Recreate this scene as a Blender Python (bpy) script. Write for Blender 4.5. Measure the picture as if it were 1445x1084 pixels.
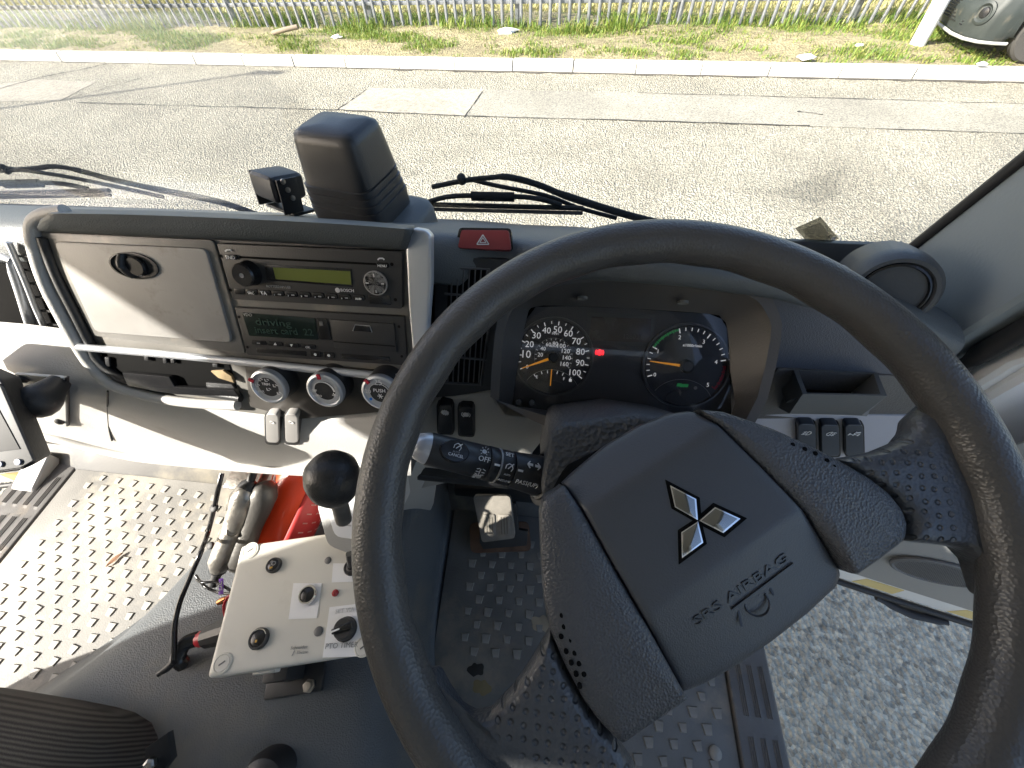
import bpy, bmesh, math, random
from mathutils import Vector, Matrix
random.seed(7)
R_ = math.radians
scene = bpy.context.scene
col = scene.collection
for o in list(bpy.data.objects): bpy.data.objects.remove(o)

# ------------------------------------------------------------------ camera
IW, IH, FPX = 1445.0, 1084.0, 548.6
PIT, ROL, YAW = R_(54.32), R_(-3.133), R_(-9.043)
CAM = Vector((0, 0, 2.05))
_F = Vector((math.sin(YAW)*math.cos(PIT), math.cos(YAW)*math.cos(PIT), -math.sin(PIT)))
_r = Vector((math.cos(YAW), -math.sin(YAW), 0)); _u = _r.cross(_F)
_R = _r*math.cos(ROL)+_u*math.sin(ROL); _U = _u*math.cos(ROL)-_r*math.sin(ROL)
cd = bpy.data.cameras.new('camera'); cam = bpy.data.objects.new('camera', cd); col.objects.link(cam)
cd.sensor_fit = 'HORIZONTAL'; cd.sensor_width = 36; cd.lens = FPX/IW*36
cd.clip_start = 0.01; cd.clip_end = 1000
M = Matrix((_R, _U, -_F)).transposed().to_4x4(); M.translation = CAM; cam.matrix_world = M
scene.camera = cam
cy = scene.cycles; cy.max_bounces = 5; cy.diffuse_bounces = 3; cy.glossy_bounces = 3; cy.transmission_bounces = 3; cy.transparent_max_bounces = 10; cy.caustics_reflective = False; cy.caustics_refractive = False

# ------------------------------------------------------------------ light
SUN_H = Vector((-0.905, -0.425, 0)).normalized(); ELEV = R_(31.0)
to_sun = SUN_H*math.cos(ELEV)+Vector((0, 0, math.sin(ELEV)))
w = bpy.data.worlds.new('World'); scene.world = w; w.use_nodes = True
nt = w.node_tree; bg = nt.nodes['Background']; sky = nt.nodes.new('ShaderNodeTexSky')
sky.sky_type = 'NISHITA'; sky.sun_disc = False; sky.sun_elevation = ELEV
sky.sun_rotation = math.atan2(to_sun.x, to_sun.y); sky.dust_density = 2.5; sky.air_density = .8; sky.ozone_density = .4
nt.links.new(sky.outputs[0], bg.inputs[0]); bg.inputs[1].default_value = 0.15
sl = bpy.data.lights.new('sun', 'SUN'); sl.energy = 5.0; sl.angle = R_(0.55); sl.color = (1, .95, .86)
so = bpy.data.objects.new('sun', sl); col.objects.link(so); so.rotation_euler = to_sun.to_track_quat('Z', 'Y').to_euler(); so.location = (-6, -3, 6)
vs = scene.view_settings; vs.view_transform = 'Standard'; vs.look = 'None'; vs.gamma = 1.0; vs.use_curve_mapping = False
vs.exposure = 1.62

# ------------------------------------------------------------------ pixel helper: photograph ray -> point on a real plane
def ray(u, v): return _F+_R*((u-IW/2)/FPX)-_U*((v-IH/2)/FPX)
def at(u, v, X=None, Y=None, Z=None, pl=None, off=0.0):
    k = ray(u, v)
    if X is not None: t = X/k.x
    elif Y is not None: t = Y/k.y
    elif Z is not None: t = (Z-CAM.z)/k.z
    else:
        P, N = pl; t = (P+N*off-CAM).dot(N)/k.dot(N)
    return CAM+k*t
def tilt(P, deg, yaw=0.0):            # plane that faces the rear of the cab and leans back by deg
    a = R_(deg); n = Vector((0, -math.cos(a), math.sin(a)))
    return (Vector(P), Matrix.Rotation(R_(yaw), 3, 'Z') @ n)

# ------------------------------------------------------------------ materials
MATS = {}
def mat(name, c, rough=.5, metal=0., bump=0., bscale=200., var=0., vscale=6., dirt=None, dscale=8., coat=0., spec=.5, btype='noise', emit=None):
    if name in MATS: return MATS[name]
    m = bpy.data.materials.new(name); m.use_nodes = True; t = m.node_tree; b = t.nodes['Principled BSDF']
    b.inputs['Roughness'].default_value = rough; b.inputs['Metallic'].default_value = metal
    b.inputs['Base Color'].default_value = (*c, 1); b.inputs['Coat Weight'].default_value = coat
    b.inputs['Specular IOR Level'].default_value = spec
    if emit: b.inputs['Emission Color'].default_value = (*emit[:3], 1); b.inputs['Emission Strength'].default_value = emit[3]
    tc = t.nodes.new('ShaderNodeTexCoord'); src = tc.outputs['Object']
    if var or dirt:
        n = t.nodes.new('ShaderNodeTexNoise'); n.inputs['Scale'].default_value = vscale; n.inputs['Detail'].default_value = 4
        t.links.new(src, n.inputs['Vector'])
        r = t.nodes.new('ShaderNodeMapRange'); r.inputs[1].default_value = .3; r.inputs[2].default_value = .7
        r.inputs[3].default_value = 1-var; r.inputs[4].default_value = 1+var; t.links.new(n.outputs[0], r.inputs[0])
        mx = t.nodes.new('ShaderNodeVectorMath'); mx.operation = 'SCALE'; mx.inputs[0].default_value = c; t.links.new(r.outputs[0], mx.inputs['Scale'])
        out = mx.outputs[0]
        if dirt:
            n2 = t.nodes.new('ShaderNodeTexNoise'); n2.inputs['Scale'].default_value = dscale; n2.inputs['Detail'].default_value = 5; n2.inputs['Roughness'].default_value = .65
            t.links.new(src, n2.inputs['Vector'])
            r2 = t.nodes.new('ShaderNodeMapRange'); r2.inputs[1].default_value = dirt[3]; r2.inputs[2].default_value = dirt[4]; t.links.new(n2.outputs[0], r2.inputs[0])
            r2.inputs[4].default_value = dirt[5] if len(dirt) > 5 else .8
            m2 = t.nodes.new('ShaderNodeMix'); m2.data_type = 'RGBA'; t.links.new(r2.outputs[0], m2.inputs[0]); t.links.new(out, m2.inputs[6])
            m2.inputs[7].default_value = (*dirt[:3], 1); out = m2.outputs[2]
        t.links.new(out, b.inputs['Base Color'])
        rr = t.nodes.new('ShaderNodeMapRange'); rr.inputs[3].default_value = max(.05, rough-.1); rr.inputs[4].default_value = min(1, rough+.12)
        t.links.new(n.outputs[0], rr.inputs[0]); t.links.new(rr.outputs[0], b.inputs['Roughness'])
    if bump:
        if btype == 'voronoi':
            v = t.nodes.new('ShaderNodeTexVoronoi'); o = v.outputs['Distance']
        else:
            v = t.nodes.new('ShaderNodeTexNoise'); v.inputs['Detail'].default_value = 1.5; o = v.outputs[0]
        v.inputs['Scale'].default_value = bscale; t.links.new(src, v.inputs['Vector'])
        bp = t.nodes.new('ShaderNodeBump'); bp.inputs['Strength'].default_value = bump; bp.inputs['Distance'].default_value = .0012
        t.links.new(o, bp.inputs['Height']); t.links.new(bp.outputs[0], b.inputs['Normal'])
    MATS[name] = m; return m
def thin_glass(name, tint=(1, 1, 1), refl=.06):
    m = bpy.data.materials.new(name); m.use_nodes = True; t = m.node_tree; t.nodes.clear()
    o = t.nodes.new('ShaderNodeOutputMaterial'); mx = t.nodes.new('ShaderNodeMixShader'); tr = t.nodes.new('ShaderNodeBsdfTransparent'); g = t.nodes.new('ShaderNodeBsdfGlossy')
    tr.inputs[0].default_value = (*tint, 1); g.inputs['Roughness'].default_value = .02
    lw = t.nodes.new('ShaderNodeFresnel'); lw.inputs[0].default_value = 1.45
    mr = t.nodes.new('ShaderNodeMath'); mr.operation = 'MULTIPLY'; mr.inputs[1].default_value = refl
    t.links.new(lw.outputs[0], mr.inputs[0]); t.links.new(mr.outputs[0], mx.inputs[0])
    t.links.new(tr.outputs[0], mx.inputs[1]); t.links.new(g.outputs[0], mx.inputs[2]); t.links.new(mx.outputs[0], o.inputs[0])
    return m
D_DASH = mat('dash_dark', (.09, .102, .108), .5, bump=.3, bscale=700, btype='voronoi', var=.1)
D_DARK = mat('plastic_black', (.022, .0225, .024), .45, bump=.2, bscale=700, var=.12)
D_BLK = mat('black_gloss', (.014, .014, .015), .25)
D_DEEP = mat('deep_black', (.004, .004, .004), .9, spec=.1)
D_MET = mat('dash_blue_grey', (.085, .093, .115), .48, bump=.4, bscale=650, btype='voronoi', var=.06)
D_BEZ = mat('bezel_brown_grey', (.085, .08, .075), .5, bump=.25, bscale=500, var=.1)
D_LG = mat('light_grey_plastic', (.50, .49, .47), .55, bump=.35, bscale=600, var=.06, vscale=9, dirt=(.3, .27, .22, .56, .75, .5), dscale=11)
D_STK = mat('worn_grey_fascia', (.16, .153, .14), .42, bump=.15, bscale=500, var=.14, vscale=14, dirt=(.33, .29, .23, .55, .72, .6), dscale=16)
D_GLV = mat('worn_grey_lid', (.30, .29, .275), .45, bump=.12, bscale=600, var=.1, vscale=20, dirt=(.17, .15, .12, .56, .75, .6), dscale=40)
D_SIL = mat('silver_trim', (.55, .57, .6), .36, metal=.55, bump=.1, bscale=900, var=.05)
D_CHR = mat('chrome', (.8, .8, .8), .06, metal=1)
D_ALU = mat('bare_aluminium', (.34, .32, .29), .38, metal=.9, bump=.5, bscale=160, var=.2, vscale=40)
D_RIM = mat('wheel_rim', (.066, .062, .057), .36, bump=.3, bscale=520, btype='voronoi', var=.08)
D_PAD = mat('wheel_pad', (.058, .061, .067), .36, bump=.25, bscale=900, var=.07)
D_CVR = mat('wheel_cover', (.064, .066, .071), .32, bump=.55, bscale=620, btype='voronoi', var=.07)
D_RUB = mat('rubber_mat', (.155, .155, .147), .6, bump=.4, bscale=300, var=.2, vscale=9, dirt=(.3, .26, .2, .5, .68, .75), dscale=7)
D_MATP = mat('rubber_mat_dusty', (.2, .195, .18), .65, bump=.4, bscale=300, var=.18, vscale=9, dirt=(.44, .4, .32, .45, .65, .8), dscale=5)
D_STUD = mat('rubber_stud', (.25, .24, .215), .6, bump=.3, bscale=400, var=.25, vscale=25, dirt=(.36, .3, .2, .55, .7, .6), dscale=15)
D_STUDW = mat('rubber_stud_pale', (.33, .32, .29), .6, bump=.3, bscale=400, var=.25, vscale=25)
D_TUN = mat('tunnel_vinyl', (.082, .091, .098), .55, bump=.5, bscale=480, btype='voronoi', var=.2, vscale=5, dirt=(.17, .15, .115, .5, .74, .75), dscale=4)
D_SILL = mat('sill_plastic', (.11, .105, .1), .55, bump=.3, bscale=400, var=.2, vscale=12, dirt=(.3, .24, .17, .56, .75, .5), dscale=14)
D_WHT = mat('white_body_paint', (.78, .79, .78), .3, coat=.4, var=.03, dirt=(.5, .45, .33, .62, .8, .5), dscale=6)
D_TRIM = mat('pillar_trim', (.25, .285, .3), .55, bump=.25, bscale=260, var=.05)
D_SEAL = mat('rubber_seal', (.016, .016, .017), .6)
D_BOX = mat('box_plastic', (.62, .6, .54), .4, bump=.05, bscale=300, var=.04, dirt=(.42, .38, .3, .6, .8, .4), dscale=15)
D_PAPER = mat('white_label', (.8, .8, .8), .6)
D_RED = mat('hazard_red', (.28, .045, .05), .35, var=.05)
D_EXT = mat('extinguisher_red', (.72, .06, .015), .3, coat=.5, var=.06)
D_EXTL = mat('extinguisher_label', (.42, .03, .03), .45, var=.1)
D_TXT = mat('white_print', (.75, .75, .75), .5)
D_TXTG = mat('grey_print', (.3, .3, .3), .5)
D_TXTD = mat('dark_print', (.12, .12, .12), .5)
D_LCD = mat('lcd_green', (.135, .16, .035), .25)
D_LCDD = mat('lcd_dark', (.012, .02, .017), .15)
D_LCDT = mat('lcd_text', (.012, .045, .035), .4)
D_DIAL = mat('dial_face', (.05, .049, .054), .45)
D_NUM = mat('lit_numerals', (.8, .8, .8), .5, emit=(1, 1, 1, .12))
D_DIALP = mat('dial_panel', (.085, .086, .092), .4, bump=.1, bscale=600)
D_ORG = mat('needle_orange', (.9, .36, .02), .4, emit=(1, .4, .02, .1))
D_GRN = mat('gauge_green', (.05, .4, .12), .4, emit=(.05, .6, .15, .03))
D_REDM = mat('gauge_red', (.4, .02, .04), .4)
D_REDL = mat('warning_red', (.8, .01, .02), .4, emit=(1, .02, .03, .7))
D_SEAT = mat('seat_cloth', (.032, .03, .027), .9, bump=.6, bscale=500, var=.15)
_t = D_SEAT.node_tree; _w = _t.nodes.new('ShaderNodeTexWave'); _w.bands_direction = 'Y'; _w.inputs['Scale'].default_value = 75; _w.inputs['Distortion'].default_value = .6
_tc = _t.nodes.new('ShaderNodeTexCoord'); _t.links.new(_tc.outputs['Object'], _w.inputs['Vector']); _cr = _t.nodes.new('ShaderNodeValToRGB'); _cr.color_ramp.elements[0].color = (.02, .018, .016, 1); _cr.color_ramp.elements[1].color = (.075, .07, .06, 1)
_t.links.new(_w.outputs['Fac'], _cr.inputs[0]); _t.links.new(_cr.outputs[0], _t.nodes['Principled BSDF'].inputs['Base Color'])
D_SEATL = mat('seat_fleck', (.16, .15, .135), .9)
D_RUST = mat('rusty_steel', (.11, .06, .035), .7, metal=.2, bump=.6, bscale=120, var=.35, vscale=30)
D_PEDAL = mat('pedal_rubber', (.19, .175, .15), .55, bump=.3, bscale=300, var=.2, vscale=30)
D_WIRE_R = mat('red_wire', (.4, .02, .03), .4); D_WIRE_P = mat('purple_tag', (.12, .03, .3), .4)
D_BLUE = mat('blue_dot', (.02, .2, .7), .4)
D_TREAD = mat('tyre', (.045, .043, .04), .85, bump=.4, bscale=60)
GLASS = thin_glass('windscreen_glass', (.985, .99, .985), .35)
LENS = thin_glass('cluster_lens', (.96, .96, .97), .8)

# ------------------------------------------------------------------ mesh helpers (all geometry in world coordinates)
def place(o, parent):
    if parent is not None:
        o.parent = parent; o.matrix_parent_inverse = Matrix.Translation(-parent.location) if parent.type == 'EMPTY' else parent.matrix_basis.inverted() if parent.parent is None else Matrix.Translation(-ROOTLOC.get(parent.name, Vector()))
    return o
ROOTLOC = {}
def obj(name, me, m, parent=None, smooth=35):
    o = bpy.data.objects.new(name, me); col.objects.link(o)
    if m is not None and not me.materials: me.materials.append(m)
    if smooth:
        me.polygons.foreach_set('use_smooth', [True]*len(me.polygons)); me.set_sharp_from_angle(angle=R_(smooth))
    if parent is not None:
        o.parent = parent
        o.matrix_parent_inverse = Matrix.Translation(-parent.location) if parent.type == 'EMPTY' else Matrix()
    return o
def mesh(name, vs_, fs, m, parent=None, smooth=35, fix=True):
    me = bpy.data.meshes.new(name); me.from_pydata([tuple(v) for v in vs_], [], fs)
    if fix:
        b = bmesh.new(); b.from_mesh(me); bmesh.ops.recalc_face_normals(b, faces=b.faces); b.to_mesh(me); b.free()
    me.update(); return obj(name, me, m, parent, smooth)
def thing(name, loc, label, cat, group=None):
    o = bpy.data.objects.new(name, None); col.objects.link(o); o.location = loc; o.empty_display_size = .05
    o['label'] = label; o['category'] = cat
    if group: o['group'] = group
    return o
def tag(o, label, cat, group=None):
    o['label'] = label; o['category'] = cat
    if group: o['group'] = group
    return o
def struct(o, kind='structure'): o['kind'] = kind; return o
def bev(b, wd, seg=2, angle=20):
    if wd <= 0: return
    es = [e for e in b.edges if len(e.link_faces) == 2 and e.calc_face_angle(0) > R_(angle)]
    if es: bmesh.ops.bevel(b, geom=es, offset=wd, segments=seg, profile=.6, affect='EDGES', clamp_overlap=True)
def prism(name, front, depthvec, m, parent=None, bevel=.001, seg=2, smooth=35):
    """solid: polygon of 3-D points pushed along depthvec"""
    b = bmesh.new(); n = len(front)
    f = [b.verts.new(p) for p in front]; k = [b.verts.new(p+depthvec) for p in front]
    b.faces.new(f); b.faces.new(k[::-1])
    for i in range(n): b.faces.new((f[i], k[i], k[(i+1) % n], f[(i+1) % n]))
    bmesh.ops.recalc_face_normals(b, faces=b.faces); bev(b, bevel, seg)
    me = bpy.data.meshes.new(name); b.to_mesh(me); b.free(); return obj(name, me, m, parent, smooth)
def panel(name, px, pl, t, m, parent=None, off=0.0, bevel=.001, seg=2):
    """slab whose front face lies off in front of plane pl, t thick"""
    return prism(name, [at(u, v, pl=pl, off=off) for u, v in px], -pl[1]*t, m, parent, bevel, seg)
def box(name, c, s, m, parent=None, rot=None, bevel=.003, seg=2):
    b = bmesh.new(); bmesh.ops.create_cube(b, size=1)
    for v in b.verts: v.co = Vector((v.co.x*s[0], v.co.y*s[1], v.co.z*s[2]))
    bev(b, bevel, seg)
    Mx = Matrix.Translation(c) @ (rot.to_4x4() if rot is not None else Matrix())
    b.transform(Mx); me = bpy.data.meshes.new(name); b.to_mesh(me); b.free(); return obj(name, me, m, parent)
def frame_of(n, x=None):
    n = n.normalized(); x = x if x is not None else (Vector((1, 0, 0)) if abs(n.x) < .9 else Vector((0, 1, 0)))
    x = (x-n*x.dot(n)).normalized(); y = n.cross(x); return x, y, n
def lathe(name, c, n, prof, m, parent=None, seg=32, x=None, smooth=35, sx=1, sy=1):
    """profile [(r,h)] turned about n at c"""
    X, Y, N = frame_of(n, x); vs_ = []; fs = []
    for r, h in prof:
        for i in range(seg):
            a = 2*math.pi*i/seg; vs_.append(c+X*(r*sx*math.cos(a))+Y*(r*sy*math.sin(a))+N*h)
    for j in range(len(prof)-1):
        for i in range(seg):
            fs.append((j*seg+i, j*seg+(i+1) % seg, (j+1)*seg+(i+1) % seg, (j+1)*seg+i))
    if prof[0][0] > 1e-6: fs.append(tuple(range(seg))[::-1])
    if prof[-1][0] > 1e-6: fs.append(tuple(range((len(prof)-1)*seg, len(prof)*seg)))
    return mesh(name, vs_, fs, m, parent, smooth)
def smooth_path(pts, k=6):
    pts = [Vector(p) for p in pts]; out = []
    for i in range(len(pts)-1):
        p0 = pts[max(i-1, 0)]; p1 = pts[i]; p2 = pts[i+1]; p3 = pts[min(i+2, len(pts)-1)]
        for j in range(k):
            t = j/k; out.append(.5*((2*p1)+(p2-p0)*t+(2*p0-5*p1+4*p2-p3)*t*t+(3*p1-p0-3*p2+p3)*t**3))
    out.append(pts[-1]); return out
def tube(name, pts, r, m, parent=None, seg=10, k=6, rx=1.0):
    P = smooth_path(pts, k) if k > 1 else [Vector(p) for p in pts]; n = len(P); vs_ = []; fs = []
    up = Vector((0, 0, 1))
    for i, p in enumerate(P):
        t = (P[min(i+1, n-1)]-P[max(i-1, 0)]).normalized(); a = t.cross(up)
        if a.length < .05: a = t.cross(Vector((1, 0, 0)))
        a.normalize(); b_ = a.cross(t); rr = r[min(int(i*len(r)/n), len(r)-1)] if isinstance(r, (list, tuple)) else r
        for s in range(seg):
            q = 2*math.pi*s/seg; vs_.append(p+a*(math.cos(q)*rr*rx)+b_*(math.sin(q)*rr))
    for i in range(n-1):
        for s in range(seg): fs.append((i*seg+s, i*seg+(s+1) % seg, (i+1)*seg+(s+1) % seg, (i+1)*seg+s))
    fs.append(tuple(range(seg))[::-1]); fs.append(tuple(range((n-1)*seg, n*seg)))
    return mesh(name, vs_, fs, m, parent, 50)
def grid(name, rows, m, parent=None, thick=0.0, closed=False, smooth=50, caps=False):
    """loft through rows of points"""
    nr, nc = len(rows), len(rows[0]); vs_ = [p for r in rows for p in r]; fs = []
    for i in range(nr-1):
        for j in range(nc if closed else nc-1):
            fs.append((i*nc+j, i*nc+(j+1) % nc, (i+1)*nc+(j+1) % nc, (i+1)*nc+j))
    if caps: fs.append(tuple(range(nc))[::-1]); fs.append(tuple(range((nr-1)*nc, nr*nc)))
    o = mesh(name, vs_, fs, m, parent, smooth)
    if thick:
        sm = o.modifiers.new('s', 'SOLIDIFY'); sm.thickness = thick; sm.offset = 0
    return o
def text(name, s, a, b, n, m, parent=None, h=.0004, hs=1.0, lift=.0003):
    """lettering that runs from point a to point b on a surface with normal n"""
    c = bpy.data.curves.new('t', 'FONT'); c.body = s; c.size = 1; c.extrude = .001; c.resolution_u = 2
    t = bpy.data.objects.new('t', c); me = bpy.data.meshes.new_from_object(t); bpy.data.objects.remove(t); bpy.data.curves.remove(c)
    xs = [v.co.x for v in me.vertices]; x0, x1 = min(xs), max(xs); L = (b-a).length; k = L/(x1-x0)
    k = min(k, L*1.35) if len(s) == 1 else k
    X = (b-a).normalized(); N = n.normalized(); Y = N.cross(X).normalized(); Z = X.cross(Y)
    for v in me.vertices:
        p = v.co; v.co = a+X*((p.x-x0)*k)+Y*(p.y*k*hs)+Z*(lift+(h if p.z > 0 else 0))
    return obj(name, me, m, parent, 0)
def ptext(name, s, p0, p1, pl, m, parent=None, off=0.0, hs=1.0):
    return text(name, s, at(*p0, pl=pl, off=off), at(*p1, pl=pl, off=off), pl[1], m, parent, hs=hs)
def bar(name, a, b, wdt, n, m, parent=None, t=.0005, lift=.0003):
    X = (b-a).normalized(); Y = n.cross(X).normalized()*(wdt/2)
    return prism(name, [a-Y+n*(t+lift), b-Y+n*(t+lift), b+Y+n*(t+lift), a+Y+n*(t+lift)], -n*t, m, parent, 0)
def rrect(px, r=.25, k=3):
    """round the corners of a pixel polygon"""
    out = []; n = len(px)
    for i in range(n):
        p0 = Vector(px[i-1]); p = Vector(px[i]); p1 = Vector(px[(i+1) % n])
        d0 = (p0-p); d1 = (p1-p); q = r*min(d0.length, d1.length)
        a = p+d0.normalized()*q; b = p+d1.normalized()*q
        for j in range(k+1):
            t = j/k; out.append(tuple((1-t)**2*a+2*t*(1-t)*p+t*t*b))
    return out
def quad(cx, cy, w_, h_, sl=.06, lean=.12):     # small panel outline around a pixel on the sloping fascia
    hw, hh = w_/2, h_/2
    return [(cx-hw-lean*hh, cy-hh-sl*hw), (cx+hw-lean*hh, cy-hh+sl*hw), (cx+hw+lean*hh, cy+hh+sl*hw), (cx-hw+lean*hh, cy+hh-sl*hw)]
def lerp(a, b, t): return a+(b-a)*t
exec_order = None

FLOOR = 1.05
XL, XR = -1.47, .5
def ws_y(z): return .575-.23*(z-1.66)           # windscreen plane
def ws_pt(u, v, off=0.0):
    n = Vector((0, -1, -.23)).normalized(); return at(u, v, pl=(Vector((0, .575, 1.66)), n), off=off)

# ================================================================== OUTSIDE
def yk(x): return 7.254-.0597*x                  # foot of the kerb
KD = Vector((1, -.0597, 0)).normalized(); KN = Vector((.0597, 1, 0)).normalized()
def kp(s, d, z=0): return Vector((-.885, yk(-.885), 0))+KD*s+KN*d+Vector((0, 0, z))
def ground_mat(name, c1, c2, c3, s1, s2, bump, bdist, thr=(.35, .65), big=(.8, 1.15)):
    m = bpy.data.materials.new(name); m.use_nodes = True; t = m.node_tree; b = t.nodes['Principled BSDF']; b.inputs['Roughness'].default_value = .9
    b.inputs['Specular IOR Level'].default_value = .3
    tc = t.nodes.new('ShaderNodeTexCoord')
    def noise(s, d=4, r=.6):
        n = t.nodes.new('ShaderNodeTexNoise'); n.inputs['Scale'].default_value = s; n.inputs['Detail'].default_value = d; n.inputs['Roughness'].default_value = r
        t.links.new(tc.outputs['Object'], n.inputs['Vector']); return n.outputs[0]
    vo = t.nodes.new('ShaderNodeTexVoronoi'); vo.inputs['Scale'].default_value = s1; t.links.new(tc.outputs['Object'], vo.inputs['Vector'])
    cr = t.nodes.new('ShaderNodeValToRGB'); cr.color_ramp.elements[0].position = thr[0]; cr.color_ramp.elements[1].position = thr[1]
    cr.color_ramp.elements[0].color = (*c1, 1); cr.color_ramp.elements[1].color = (*c2, 1)
    ad = t.nodes.new('ShaderNodeMath'); ad.operation = 'ADD'; sp = t.nodes.new('ShaderNodeSeparateColor'); t.links.new(vo.outputs['Color'], sp.inputs[0])
    n1 = noise(s2, 6, .7); h = t.nodes.new('ShaderNodeMath'); h.operation = 'MULTIPLY'; h.inputs[1].default_value = .26; t.links.new(sp.outputs[0], h.inputs[0])
    h2 = t.nodes.new('ShaderNodeMath'); h2.operation = 'MULTIPLY'; h2.inputs[1].default_value = .8; t.links.new(n1, h2.inputs[0])
    t.links.new(h.outputs[0], ad.inputs[0]); t.links.new(h2.outputs[0], ad.inputs[1]); t.links.new(ad.outputs[0], cr.inputs[0])
    mr = t.nodes.new('ShaderNodeMapRange'); mr.inputs[1].default_value = .3; mr.inputs[2].default_value = .7; mr.inputs[3].default_value = big[0]; mr.inputs[4].default_value = big[1]
    t.links.new(noise(.9, 5), mr.inputs[0]); sc = t.nodes.new('ShaderNodeVectorMath'); sc.operation = 'SCALE'; t.links.new(cr.outputs[0], sc.inputs[0]); t.links.new(mr.outputs[0], sc.inputs['Scale'])
    mx = t.nodes.new('ShaderNodeMix'); mx.data_type = 'RGBA'; t.links.new(sc.outputs[0], mx.inputs[6]); mx.inputs[7].default_value = (*c3, 1)
    m2 = t.nodes.new('ShaderNodeMapRange'); m2.inputs[1].default_value = .55; m2.inputs[2].default_value = .75; m2.inputs[4].default_value = .6; t.links.new(noise(2.3, 8, .75), m2.inputs[0]); t.links.new(m2.outputs[0], mx.inputs[0])
    t.links.new(mx.outputs[2], b.inputs['Base Color'])
    bp = t.nodes.new('ShaderNodeBump'); bp.inputs['Strength'].default_value = bump; bp.inputs['Distance'].default_value = bdist; t.links.new(vo.outputs['Distance'], bp.inputs['Height']); t.links.new(bp.outputs[0], b.inputs['Normal'])
    return m
ROAD = ground_mat('worn_asphalt', (.13, .123, .102), (.48, .45, .355), (.27, .255, .205), 55, 38, 1.0, .02, (.3, .72))
PATCH = ground_mat('pale_patch', (.22, .205, .17), (.40, .37, .30), (.29, .27, .22), 90, 12, .4, .006)
PATCHD = ground_mat('grey_patch', (.14, .136, .117), (.38, .36, .295), (.26, .245, .205), 110, 40, .6, .006)
SOIL = ground_mat('verge_soil', (.17, .14, .085), (.34, .3, .17), (.2, .2, .07), 30, 9, .8, .02)
GROUND = ground_mat('dry_ground', (.2, .18, .1), (.4, .37, .22), (.25, .25, .1), 12, 3, .8, .02)
STONE = mat('kerb_concrete', (.5, .485, .44), .85, bump=.8, bscale=90, var=.12, vscale=5, dirt=(.3, .28, .24, .58, .75, .7), dscale=5)
CRACK = mat('crack_tar', (.03, .03, .028), .9)
struct(mesh('ground', [(-400, -400, -.03), (400, -400, -.03), (400, 400, -.03), (-400, 400, -.03)], [(0, 1, 2, 3)], GROUND, smooth=0))
struct(mesh('road', [kp(-60, -14), kp(60, -14), kp(60, 0), kp(-60, 0)], [(0, 1, 2, 3)], ROAD, smooth=0))
def sheet(name, px, z, m): return struct(mesh(name, [at(u, v, Z=z) for u, v in px], [tuple(range(len(px)))], m, smooth=0))
def rough_px(px, amp=1.2, k=5):
    out = []
    for i in range(len(px)):
        a = Vector(px[i]); b = Vector(px[(i+1) % len(px)])
        for j in range(k): p = a.lerp(b, j/k); out.append((p.x+random.uniform(-amp, amp), p.y+random.uniform(-amp, amp)*.5))
    return out
sheet('road_patch', rough_px([(-60, 128), (50, 112), (135, 116), (85, 142), (-80, 146)]), .004, PATCH)
sheet('road_patch', rough_px([(520, 124), (683, 126), (660, 163), (475, 155)], .8), .004, PATCH)
sheet('road_patch', rough_px([(683, 126), (900, 131), (1445, 147), (1700, 154), (1700, 198), (1445, 188), (900, 170), (660, 163)], .6, 9), .004, PATCHD)
def crack(px, wd):
    P = []
    for i in range(len(px)-1):
        a, b = Vector(px[i]), Vector(px[i+1])
        for j in range(12):
            q = a.lerp(b, j/12); P.append(at(q.x, q.y+random.uniform(-.5, .5), Z=.008))
    vs_ = []; fs = []
    for i, p in enumerate(P):
        t = (P[min(i+1, len(P)-1)]-P[max(i-1, 0)]).normalized(); n = Vector((-t.y, t.x, 0)); ww = wd*random.uniform(.25, 1)
        vs_ += [p+n*ww/2, p-n*ww/2]
    for i in range(len(P)-1): fs.append((2*i, 2*i+1, 2*i+3, 2*i+2))
    return struct(mesh('road_crack', vs_, fs, CRACK, smooth=0))
crack([(-40, 136), (60, 108), (105, 100), (155, 89)], .035); crack([(85, 142), (210, 107)], .02)
crack([(110, 145), (300, 150), (480, 155), (660, 164), (900, 170), (1165, 178)], .03); crack([(1235, 181), (1445, 188), (1600, 193)], .02)
crack([(900, 131), (1200, 139), (1500, 148)], .02); crack([(655, 165), (683, 126)], .025); crack([(475, 155), (520, 124)], .02); crack([(1125, 157), (1165, 162)], .03)
# kerb: one stone after the other
kerb = struct(obj('kerb', bpy.data.meshes.new('kerb'), None, smooth=0)); bpy.data.objects.remove(kerb)
kerb = struct(mesh('kerb', [kp(-45, .02, -.02), kp(45, .02, -.02), kp(45, .13, .1), kp(-45, .13, .1)], [(0, 1, 2, 3)], STONE, smooth=0))
sb = bmesh.new(); bmesh.ops.create_cube(sb, size=1)
for v in sb.verts:
    v.co = Vector((v.co.x*.905, v.co.y*.15+.075, v.co.z*.17+.045))
    if v.co.z > 0 and v.co.y < .05: v.co.y += .022
bev(sb, .012, 2); sme = bpy.data.meshes.new('kerb_stone'); sb.to_mesh(sme); sb.free(); sme.materials.append(STONE)
for i in range(-17, 15):
    o = bpy.data.objects.new('kerb_stone', sme); col.objects.link(o); p = kp((i+.5)*.915+random.uniform(-.004, .004), random.uniform(-.006, .006), random.uniform(-.004, .004))
    o.location = p; o.rotation_euler = (random.uniform(-.01, .01), 0, math.atan2(KD.y, KD.x)+random.uniform(-.004, .004)); o.parent = kerb
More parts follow.
